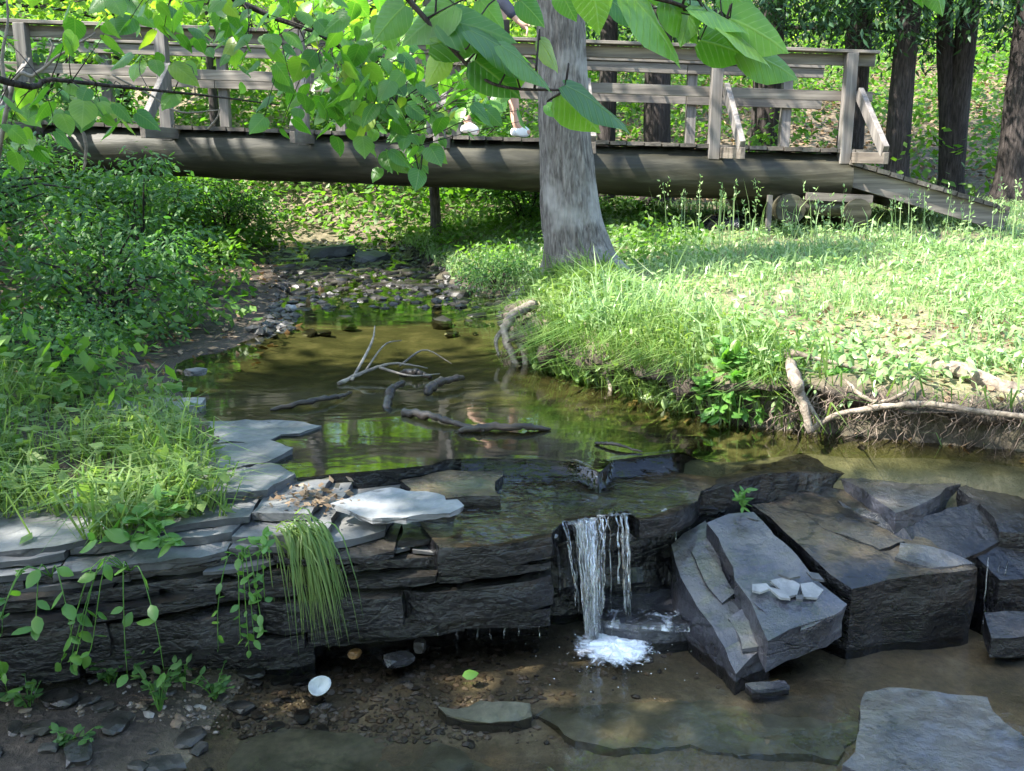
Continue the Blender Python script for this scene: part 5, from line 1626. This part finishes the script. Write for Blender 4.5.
wood('root', [PY(533, 306, 5.2), PY(515, 314, 5.02), PY(504, 330, 4.9), PY(512, 352, 4.8), PY(520, 376, 4.72)], [.03, .028, .024, .02, .012], 'pale forked root reaching into the pool below the grey tree', 'root', twigs=[([PY(512, 335, 4.87), PY(524, 350, 4.8), PY(527, 372, 4.72), PY(536, 384, 4.66)], [.018, .02, .018, .008]), ([PY(506, 326, 4.92), PY(496, 340, 4.86), PY(499, 356, 4.8)], [.014, .012, .006]), ([PY(527, 370, 4.73), PY(545, 373, 4.66), PY(560, 384, 4.58)], [.014, .012, .005])], seed=5)
wood('root', [PY(572, 362, 4.5), PY(590, 370, 4.36), PY(606, 375, 4.28), PY(612, 394, 4.18)], [.012, .014, .012, .008], 'pale root stub under the overhanging bank grass', 'root', seed=6)
# rootlets hanging from the undercut
mb = MB()
for k in range(360):
    px = random.uniform(775, 1060)
    t = (px - 790) / 270
    Y = random.uniform(3.52, 3.66) - .33 * t
    p = PY(px, random.uniform(382, 410) + 8 * t, Y)
    l = random.uniform(.05, .2); dr_ = random.gauss(0, .012)
    pts = [p]
    for j in range(6):
        pts.append(pts[-1] + np.array([dr_ + random.uniform(-.022, .022), random.uniform(-.012, .006), -l / 6 * random.uniform(.4, 1.4)]))
    mb.tube(pts, interp_r([.0035 * random.random() ** 2 + .0008, .0006], 7), 4)
for k in range(70):
    px = random.uniform(500, 620); t = (px - 500) / 120
    p = PY(px, random.uniform(335, 365) + 14 * t, 5.0 - .6 * t)
    l = random.uniform(.05, .14)
    pts = [p]
    for j in range(5): pts.append(pts[-1] + np.array([random.uniform(-.02, .02), random.uniform(-.012, .006), -l / 5]))
    mb.tube(pts, interp_r([.003, .001], 6), 4)
M['rootlet'] = mat_bark('thin_root', (0.05, 0.04, 0.03), (0.12, 0.09, 0.07), (0.25, 0.2, 0.16), None, 14, 14, 0.3)
tag(mb.build('rootlets', M['rootlet'], None, True), kind='stuff')
# driftwood in the pool
WZ = 0.475
def W(px, py, dz=0.0):
    p = G(px, py, WZ); p[2] += dz; return p
GD = 'driftwood in the pool'
wood('driftwood', [W(402, 413), W(425, 418, .015), W(450, 424, .01), W(485, 431)], [.02, .022, .018, .014], 'dark driftwood log floating low in the middle of the pool', 'driftwood', GD, 'wood_wet', seed=11)
wood('driftwood', [W(458, 431), W(490, 430, .012), W(525, 430, .012), W(551, 429)], [.014, .02, .02, .012], 'straight dark log lying nearest the ledge in the pool', 'driftwood', GD, 'wood_wet', seed=12)
wood('driftwood', [W(387, 407, -.02), W(390, 399, .03), W(404, 393, .05)], [.02, .024, .02], 'short stub of wood sticking up from the pool', 'driftwood', GD, 'wood_wet', seed=13)
wood('driftwood', [W(425, 393), W(440, 388, .03), W(464, 383, .03)], [.022, .026, .022], 'thick broken branch end pointing right above the water', 'driftwood', GD, 'wood_wet', seed=14)
wood('driftwood', [W(270, 410), W(310, 405, .015), W(340, 398, .01), W(352, 392)], [.012, .016, .014, .008], 'long low stick at the left side of the pool', 'driftwood', GD, 'wood_wet', seed=15)
wood('branch', [W(338, 384), W(365, 378, .03), W(395, 374, .05), W(428, 372, .02)], [.01, .009, .007, .003], 'bare forked branch lying half under water in the pool', 'branch', None, 'wood_dead', twigs=[([W(365, 378, .03), W(385, 365, .10), W(402, 360, .1)], [.006, .004, .002]), ([W(380, 376, .04), W(410, 382, .03), W(440, 378, .02)], [.007, .005, .002]), ([W(352, 382, .01), W(372, 368, .12), W(376, 357, .16)], [.008, .006, .003]), ([W(400, 374, .04), W(425, 366, .08), W(452, 372, .04)], [.006, .004, .002])], seed=16)
wood('branch', [W(400, 374), W(418, 377, .02), W(432, 378)], [.02, .024, .015], 'short dark chunk of wood beside the forked branch', 'branch', None, 'wood_wet', seed=17)
wood('twig', [W(595, 443), W(615, 447, .01), W(642, 452)], [.008, .009, .006], 'dark twig on the rim of the ledge above the waterfall', 'twig', None, 'wood_wet', seed=18)
stone('stone', tuple(G(196, 372, .53)), (.06, .05, .05), 'grey stone with pale streaks beside the water at the shrubs', k=2, mat=M['rock_dry'])
# flat dry stones on the left shore
rock('flat_rock', front([(75, 407), (150, 397), (205, 398), (200, 405), (110, 413)], .50), -.05, M['rock_white'], 'sunlit pale flat rock at the left shore behind the grass', seed=70, res=.05, rough=.006)
rock('flat_rock', front([(175, 424), (220, 421), (270, 419), (322, 425), (300, 433), (281, 434), (262, 443), (230, 441), (175, 448)], .480), -.05, M['rock_dry'], 'grey flat rock at the water edge, the farthest of the left shelf', seed=71, res=.035, rough=.009, amp=.006, step=.04)
rock('flat_rock', front([(170, 446), (225, 443), (270, 440), (292, 449), (266, 462), (232, 468), (170, 470)], .488), -.06, M['rock_dry'], 'grey flat rock at the water edge in the middle of the left shelf', seed=72, res=.035, rough=.009, amp=.006, step=.04)
rock('flat_rock', front([(180, 466), (240, 462), (276, 464), (296, 473), (268, 489), (180, 498)], .483), -.06, M['rock_dry'], 'grey flat rock next to the debris, the nearest of the left shelf', seed=73, res=.035, rough=.009, amp=.006, step=.04)

# ------------------------------------------------------------------ the overhanging broadleaf tree
TB = np.array([-2.7, 0.7, 0.15])
otree = empty('broadleaf_tree', TB, 'broadleaf tree whose leafy boughs hang across the top of the view', 'tree')
mb = MB()
TT = np.array([-2.9, 0.3, 6.5]) - TB
mb.tube(spline([(0, 0, 0), (.05, 0, 1.2), (-.05, -.1, 3.2), TT], 26), interp_r([.22, .16, .14, .08], 26), 18, .06, 4)
rng = np.random.default_rng(400)
# shade crown: unseen sprays kept only where they shade falls, ledge, creek and pool
def sun_down(P, z=0.3):
    t = (P[:, 2] - z) / SUN[2]
    return P - SUN * t[:, None]
n = 14000
Cn = np.stack([rng.uniform(-7.5, -0.6, n), rng.uniform(-3.2, 4.4, n), rng.uniform(4.6, 7.6, n)], -1)
Q = sun_down(Cn)
gx_, gy_ = Q[:, 0], Q[:, 1]
sh = smooth(1.0, 1.5, gy_) * (1 - smooth(3.15, 3.45, gy_ + 0.15 * fbm(gx_ * 2, gy_ * 2, 0, 77))) * smooth(-2.6, -2.1, gx_) * (1 - smooth(2.5, 3.0, gx_))
sh = np.where((gx_ > 1.12) & (gy_ < 2.28), 0, sh)
pool_sh = smooth(3.1, 3.5, gy_) * (1 - smooth(4.9, 5.5, gy_)) * smooth(-1.8, -1.5, gx_) * (1 - smooth(0.1, 0.6, gx_)) * (fbm(gx_ * 2.4, gy_ * 2.4, 0, 86) > -.22)
sh = np.maximum(sh, pool_sh)
# light gaps: the pale flagstone, spots on the ledge top
for hx, hy, hr in ((G(400, 503, .47)[0], G(400, 503, .47)[1], .17), (G(60, 520, .46)[0], G(60, 520, .46)[1], .13), (G(230, 505, .46)[0], G(230, 505, .46)[1], .12)):
    ox, oy = hx - SUN[0] / SUN[2] * .17, hy - SUN[1] / SUN[2] * .17
    sh = np.where(np.hypot(gx_ - (hx + SUN[0]/SUN[2]*(-.17)), gy_ - (hy + SUN[1]/SUN[2]*(-.17))) < hr + .08, 0, sh)
keep = rng.random(n) < sh * .25
C = Cn[keep] - TB
V, F = sprays(C, 0.16, 14, 0.11, rng, T_OVAL, flat=.35)
tips = C[rng.choice(len(C), 40, replace=False)]
for tp in tips:
    b_ = np.array([-.05, -.1, min(max(tp[2] - 1.2, 2.8), 6.0)])
    mb.tube(spline([b_, (b_ + tp) / 2 + np.array([0, 0, .25]), tp], 8), interp_r([.05, .03, .008], 8), 6)

# boughs in view
def bough(pts, rad, leaf_specs, T=T_HEART, seed=0):
    """pts world polyline; leaf_specs list of (P, A, N, S) world"""
    m = MB(); P = spline(pts, 24)
    m.tube([p - TB for p in P], interp_r(rad, 24), 7, .08, 10)
    o = m.build('bough', M['bark_dark'], otree, True)
    PP, AA, NN, SS = leaf_specs
    Vl, Fl = leaves(PP - TB, AA, NN, SS, T)
    lo = obj('leaves', leaf_uv(mesh_np('leaves', Vl, Fl, M['leaf_vein'], True), T), o)
    tw = MB(); Pb = np.array(P)
    rg = np.random.default_rng(len(PP))
    for i in range(0, len(PP), 3 if len(PP) > 60 else 1):
        k = int(np.argmin(np.linalg.norm(Pb - PP[i], axis=1)))
        e = PP[i]; b_ = Pb[k]
        mid = (e + b_) / 2 + rg.normal(size=3) * .02 + np.array([0, 0, .02])
        tw.tube([q_ - TB for q_ in spline([b_, mid, e], 6)], interp_r([.0022, .0014, .0009], 6), 4)
    tw.build('twigs', M['bark_dark'], o, True)
    return m, o
# dense middle-distance bough on the left (leaves about 9 cm, 2.6-3.6 m away)
rng = np.random.default_rng(410)
def region_leaves(specs, Y0, Y1, size, rng, nfac=1.0):
    PP = []
    for cx, cy, sx_, sy_, n in specs:
        for _ in range(int(n * nfac)):
            px, py = rng.normal(cx, sx_), rng.normal(cy, sy_)
            PP.append(PY(px, py, rng.uniform(Y0, Y1)))
    PP = np.array(PP); n = len(PP)
    a = rng.random(n) * 2 * PI
    AA = np.stack([np.cos(a), np.sin(a) * .8, -.55 - .5 * rng.random(n)], -1)
    NN = np.stack([rng.normal(size=n) * .5, rng.normal(size=n) * .5 - .35, np.ones(n)], -1)
    return PP, AA, NN, size * (.6 + .75 * rng.random(n))
ls = region_leaves([(300, 25, 50, 25, 46), (220, 12, 40, 14, 20), (355, 60, 36, 32, 62), (395, 100, 28, 26, 42), (405, 148, 16, 12, 12), (325, 92, 26, 16, 18), (430, 40, 30, 25, 22), (475, 95, 20, 12, 12), (488, 72, 24, 12, 15), (458, 110, 20, 9, 9), (150, 5, 40, 12, 14)], 2.7, 3.6, .058, rng, 2.0)
bough([np.array([-2.6, .8, 2.9]), np.array([-1.9, 2.0, 2.6]), PY(200, -20, 3.0), PY(330, 40, 3.1), PY(400, 110, 3.2), PY(420, 175, 3.2)], [.03, .018, .01, .006, .004, .002], ls)
ls = region_leaves([(60, 98, 45, 12, 20), (90, 30, 40, 20, 9), (25, 115, 25, 14, 12), (165, 62, 22, 10, 6), (10, 140, 14, 14, 7), (100, 110, 30, 8, 10)], 2.9, 3.8, .072, rng, 1.2)
bough([np.array([-2.7, .9, 2.4]), PY(-60, 60, 2.9), PY(60, 80, 3.2), PY(200, 95, 3.4), PY(280, 105, 3.5)], [.02, .012, .007, .004, .002], ls)
# near boughs, placed leaf by leaf: px, py (base), px, py (tip), distance, facing
def near_leaves(rows):
    PP, AA, NN, SS = [], [], [], []
    for (ax, ay, bx_, by_, Y, nx_, ny_, nz_) in rows:
        a_ = PY(ax, ay, Y); b_ = PY(bx_, by_, Y + .02 * nx_)
        PP.append(a_); AA.append(b_ - a_); NN.append((nx_, ny_, nz_)); SS.append(np.linalg.norm(b_ - a_) * 1.0)
    return np.array(PP), np.array(AA), np.array(NN), np.array(SS)
NB = [(455, 5, 400, 40, 1.7, .2, -.8, .8), (440, 20, 515, 35, 1.7, -.1, -.9, .8), (470, 30, 555, 80, 1.65, .2, -.35, 1), (430, 45, 490, 30, 1.75, 0, -.8, .6), (500, 45, 553, 84, 1.6, .3, -.5, 1), (475, 60, 520, 95, 1.7, -.2, -.9, .5), (430, 35, 470, 20, 1.7, 0, -.6, .8), (520, 70, 500, 92, 1.75, 0, -.9, .3), (565, 85, 632, 124, 1.6, .1, -.45, 1), (560, 95, 600, 130, 1.65, -.1, -.9, .4), (405, 5, 372, 40, 1.8, 0, -.9, .4), (480, 0, 505, 30, 1.8, .2, -.9, .4), (520, 0, 545, 25, 1.85, .2, -.9, .3), (380, 15, 395, 50, 1.9, .2, -.9, .5), (445, 55, 425, 85, 1.8, 0, -.9, .5), (540, 40, 560, 70, 1.7, .3, -.7, .8)]
bough([np.array([-1.2, .9, 2.6]), PY(330, -90, 1.6), PY(400, -10, 1.7), PY(440, 35, 1.7), PY(478, 75, 1.7), PY(510, 88, 1.68), PY(565, 90, 1.64)], [.014, .01, .005, .004, .003, .0025, .002], near_leaves(NB))
NC = [(590, -25, 600, 32, 1.4, .1, -.95, .2), (560, -10, 575, 20, 1.5, -.4, -.9, .3), (625, -10, 686, 58, 1.45, .5, -.6, .7), (640, 5, 655, 30, 1.6, .2, -.9, .3), (665, 0, 700, 40, 1.5, .3, -.9, .4), (690, 5, 750, 26, 1.5, -.1, -.5, 1), (715, 22, 775, 60, 1.5, .2, -.35, 1), (730, 18, 790, 48, 1.52, .1, -.9, .4), (700, 40, 752, 55, 1.55, 0, -.9, .3), (690, 15, 680, 45, 1.5, -.3, -.9, .3), (740, 50, 800, 74, 1.55, .1, -.8, .6), (610, 0, 640, 25, 1.6, .2, -.7, .6), (720, -10, 760, 12, 1.6, .1, -.9, .4), (650, -20, 672, 8, 1.5, .1, -.9, .4)]
bough([np.array([-.6, .7, 2.7]), PY(560, -120, 1.35), PY(620, -20, 1.42), PY(680, 5, 1.5), PY(720, 25, 1.52), PY(745, 50, 1.55)], [.012, .008, .004, .003, .0025, .002], near_leaves(NC))
ND = [(930, -20, 945, 14, 1.6, .1, -.9, .3), (915, -25, 925, 6, 1.6, .1, -.9, .3)]
bough([np.array([-.2, .6, 2.8]), PY(800, -160, 1.5), PY(900, -60, 1.6), PY(930, -18, 1.6)], [.01, .006, .003, .002], near_leaves(ND))
mb.build('trunk', M['bark_main'], otree, True)
obj('crown', mesh_np('crown', V, F, M['leaf_big']), otree)

# unseen tree added on the left slope to shade bank, bridge and grey trunk
rng = np.random.default_rng(420)
LB = np.array([-6.6, 4.2, gz(-6.6, 4.2) - .1])
lt = empty('broadleaf_tree', LB, 'tall unseen broadleaf tree added on the left slope for its shade', 'tree')
m2 = MB()
m2.tube(spline([(0, 0, 0), (.1, 0, 2.5), (0, .1, 6.5)], 20), interp_r([.25, .18, .08], 20), 16, .06, 4)
n = 9000
Cn = np.stack([rng.uniform(-10.5, -4.5, n), rng.uniform(0, 8.5, n), rng.uniform(4.2, 7.6, n)], -1)
Q = sun_down(Cn, .8)
sh = smooth(-5.6, -5.0, Q[:, 0]) * (1 - smooth(-1.9, -1.2, Q[:, 0] + .5 * fbm(Q[:, 0], Q[:, 1], 0, 78))) * smooth(2.9, 3.5, Q[:, 1]) * (1 - smooth(6.9, 7.8, Q[:, 1]))
sh = sh * (fbm(Q[:, 0] * 1.3, Q[:, 1] * 1.3, 0, 79) > -.28)
C = Cn[rng.random(n) < sh * .085]
n = 7000
Cb = np.stack([rng.uniform(-9.5, 0.5, n), rng.uniform(5.2, 9.2, n), rng.uniform(4.8, 7.8, n)], -1)
Q = sun_down(Cb, 1.5)
sb = smooth(-4.5, -4, Q[:, 0]) * (1 - smooth(3.6, 4.2, Q[:, 0])) * smooth(7.5, 7.9, Q[:, 1]) * (1 - smooth(9.6, 10.2, Q[:, 1])) * (fbm(Q[:, 0] * 1.5, Q[:, 1] * 1.5, 0, 87) > -.2)
Cb = Cb[rng.random(n) < sb * .045]
n = 170
tz_ = rng.uniform(.75, 3.4, n)
Ct = np.stack([rng.normal(.36, .11, n), rng.uniform(6.0, 6.3, n), tz_], -1)
gap = fbm(tz_ * 2.6, Ct[:, 0] * 7, 0, 88) > -.1
Ct = Ct[gap]
Ct = Ct + SUN * (rng.uniform(4.8, 7.2, len(Ct)) / SUN[2])[:, None]
C = np.vstack([C, Cb, Ct]) - LB
for tp in C[rng.choice(len(C), 26, replace=False)]:
    b_ = np.array([0, 0, min(max(tp[2] - 1, 2), 6)])
    m2.tube(spline([b_, (b_ + tp) / 2 + np.array([0, 0, .25]), tp], 8), interp_r([.06, .03, .008], 8), 6)
m2.build('trunk', M['bark_main'], lt, True)
V, F = sprays(C, 0.28, 12, 0.15, rng, T_OVAL, flat=.35)
obj('crown', mesh_np('crown', V, F, M['leaf_big']), lt)

# unseen trees added behind the viewer to block low sky light on rock faces
for k, (x, y, lab) in enumerate([(-5.2, -4.6, 'unseen leafy tree added downstream on the left behind the viewer'), (-1.2, -6.2, 'unseen leafy tree added downstream in the middle behind the viewer'), (2.6, -5.2, 'unseen leafy tree added downstream on the right behind the viewer'), (6.0, -2.6, 'unseen leafy tree added on the right bank beside the viewer')]):
    rg = np.random.default_rng(500 + k)
    tr_ = empty('broadleaf_tree', (x, y, gz(x, y) - .1), lab, 'tree')
    mt = MB(); mt.tube(spline([(0, 0, 0), (.05, .05, 2.5), (0, 0, 6.5)], 18), interp_r([.24, .17, .05], 18), 14, .06, 4, seed=k)
    Cc = inside_ellipsoid(330, (2.3, 2.0, 3.0), rg, .2) + np.array([0, 0, 3.7])
    Cc = Cc[Cc[:, 2] > .5]
    for tp in Cc[::14]:
        b_ = np.array([0, 0, min(max(tp[2] - .8, 1.2), 6)])
        mt.tube(spline([b_, (b_ + tp) / 2 + np.array([0, 0, .2]), tp], 7), interp_r([.05, .03, .008], 7), 6)
    mt.build('trunk', M['bark_dark'], tr_, True)
    obj('crown', crown_mesh(Cc, .42, 18, .17, M['leaf_wood'], seed=510 + k), tr_)

# bare twigs at the top left
wood('twig', [PY(-20, 285, 3.6), PY(0, 92 + 0, 3.5) * 0 + PY(10, 95, 3.5), PY(35, 75, 3.5), PY(60, 55, 3.5), PY(95, 33, 3.5)], [.01, .008, .006, .004, .003], 'bare grey branch curving up across the left railing', 'twig', None, 'wood_dead', twigs=[([PY(8, 100, 3.5), PY(2, 60, 3.5), PY(8, 20, 3.5), PY(5, -15, 3.5)], [.008, .006, .004, .003]), ([PY(45, 66, 3.5), PY(52, 48, 3.5), PY(50, 40, 3.5)], [.004, .003, .002])], rough=.05, seed=21)
wood('twig', [PY(64, 118, 3.6), PY(80, 128, 3.6), PY(86, 145, 3.6), PY(84, 170, 3.6)], [.005, .006, .006, .004], 'crooked bare twig hanging before the left end of the log', 'twig', None, 'wood_dead', rough=.05, seed=22)
wood('twig', [PY(112, 75, 3.6), PY(150, 95, 3.6), PY(180, 112, 3.6), PY(220, 110, 3.6)], [.003, .004, .004, .002], 'thin pale twig crossing the second railing post', 'twig', None, 'wood_dead', twigs=[([PY(120, 121, 3.6), PY(128, 120, 3.6), PY(137, 123, 3.6)], [.002, .004, .002]), ([PY(208, 129, 3.6), PY(217, 118, 3.6), PY(220, 108, 3.6)], [.004, .003, .002])], rough=.05, seed=23)

# ------------------------------------------------------------------ person on the bridge
def skin_mesh(name, joints, edges, mat, sub=2):
    me = bpy.data.meshes.new(name)
    keys = list(joints)
    me.from_pydata([joints[k][0] for k in keys], [(keys.index(a), keys.index(b)) for a, b in edges], [])
    o = bpy.data.objects.new(name, me); COL.objects.link(o)
    md = o.modifiers.new('skin', 'SKIN'); md.use_smooth_shade = True
    for k, sv in zip(keys, me.skin_vertices[0].data):
        r_ = joints[k][1]; sv.radius = r_ if hasattr(r_, '__len__') else (r_, r_)
    me.skin_vertices[0].data[0].use_root = True
    ss = o.modifiers.new('sub', 'SUBSURF'); ss.levels = sub; ss.render_levels = sub
    dg = bpy.context.evaluated_depsgraph_get()
    new = bpy.data.meshes.new_from_object(o.evaluated_get(dg))
    bpy.data.objects.remove(o)
    new.name = name
    new.materials.clear(); new.materials.append(mat)
    new.polygons.foreach_set('use_smooth', [True] * len(new.polygons))
    return new
pf = PY(519, 135, 8.85)
pz = deck_z(pf[0] - .2)
per = empty('person', (pf[0] - .22, 8.85, pz), 'person in white shoes walking along the bridge behind the leaves', 'person')
# x forward (to the right), y across
J = {'pel': ((0, 0, .93), (.13, .15)), 'waist': ((.01, 0, 1.08), (.11, .135)), 'chest': ((.03, 0, 1.3), (.12, .16)), 'neckb': ((.03, 0, 1.46), .065), 'neck': ((.05, 0, 1.54), .055), 'head': ((.07, 0, 1.64), (.088, .075)), 'crown': ((.06, 0, 1.73), (.08, .07)),
     'hl': ((0, .09, .88), .09), 'kl': ((.16, .09, .50), .058), 'al': ((.19, .09, .11), .04), 'tl': ((.32, .09, .03), .03),
     'hr': ((0, -.09, .88), .09), 'kr': ((-.03, -.09, .49), .058), 'ar': ((-.24, -.09, .14), .04), 'tr': ((-.13, -.09, .03), .03),
     'sl': ((.03, .17, 1.41), .06), 'el': ((-.05, .22, 1.12), .042), 'wl': ((.05, .22, .9), .03), 'pl': ((.09, .22, .83), (.022, .04)),
     'sr': ((.03, -.17, 1.41), .06), 'er': ((.05, -.22, 1.12), .042), 'wr': ((.2, -.21, .95), .03), 'pr': ((.26, -.21, .9), (.022, .04)), 'nose': ((.165, 0, 1.63), .014)}
E = [('pel', 'waist'), ('waist', 'chest'), ('chest', 'neckb'), ('neckb', 'neck'), ('neck', 'head'), ('head', 'crown'), ('head', 'nose'), ('pel', 'hl'), ('hl', 'kl'), ('kl', 'al'), ('al', 'tl'), ('pel', 'hr'), ('hr', 'kr'), ('kr', 'ar'), ('ar', 'tr'), ('chest', 'sl'), ('sl', 'el'), ('el', 'wl'), ('wl', 'pl'), ('chest', 'sr'), ('sr', 'er'), ('er', 'wr'), ('wr', 'pr')]
for sd, ps in (('l', J['pl'][0]), ('r', J['pr'][0])):
    for k in range(5):
        f1 = 'f%s%d' % (sd, k); f2 = 'g%s%d' % (sd, k)
        dy = (-.03, -.011, .008, .025, 0)[k]; ln = (.045, .055, .05, .04, .03)[k]
        if k == 4:
            J[f1] = ((ps[0] + .03, ps[1] - .035, ps[2] + .015), .009); J[f2] = ((ps[0] + .05, ps[1] - .045, ps[2] - .01), .008)
        else:
            J[f1] = ((ps[0] + .03, ps[1] + dy, ps[2] - .03), .009); J[f2] = ((ps[0] + .03 - .01, ps[1] + dy, ps[2] - .03 - ln), .008)
        E += [('p' + sd, f1), (f1, f2)]
obj('body', skin_mesh('body', J, E, M['skin']), per)
JS = {'waist': ((.01, 0, 1.0), (.135, .165)), 'chest': ((.03, 0, 1.3), (.14, .175)), 'neckb': ((.03, 0, 1.46), .08), 'sl': ((.03, .17, 1.41), .08), 'el': ((-.05, .22, 1.12), .058), 'sr': ((.03, -.17, 1.41), .08), 'er': ((.05, -.22, 1.12), .058), 'wr': ((.19, -.21, .965), .045), 'wl': ((.045, .22, .92), .045)}
obj('shirt', skin_mesh('shirt', JS, [('waist', 'chest'), ('chest', 'neckb'), ('chest', 'sl'), ('sl', 'el'), ('chest', 'sr'), ('sr', 'er'), ('er', 'wr'), ('el', 'wl')], M['shirt']), per)
JP = {'pel': ((0, 0, .97), (.14, .165)), 'hl': ((.01, .09, .85), .115), 'kl': ((.13, .09, .58), .095), 'hr': ((0, -.09, .85), .115), 'kr': ((-.025, -.09, .57), .095)}
obj('shorts', skin_mesh('shorts', JP, [('pel', 'hl'), ('hl', 'kl'), ('pel', 'hr'), ('hr', 'kr')], M['shorts']), per)
for ax, ay, az, tx, tz_ in ((.19, .09, .0, .33, 0.0), (-.24, -.09, .03, -.12, 0.0)):
    JF = {'heel': ((ax - .05, ay, az + .045), (.042, .04)), 'ankle': ((ax, ay, az + .095), (.05, .045)), 'mid': ((ax + .07, ay, .05), (.042, .046)), 'toe': ((tx, ay, .035), (.034, .044))}
    obj('shoe', skin_mesh('shoe', JF, [('heel', 'mid'), ('mid', 'ankle'), ('mid', 'toe')], M['shoe']), per)
hm = blobs(np.array([[.045, 0, 1.70]]), np.array([[.105, .09, .095]]), (ICO_V, ICO_F), rot=False)
obj('hair', mesh_np('hair', hm[0], hm[1], M['hair'], True), per)
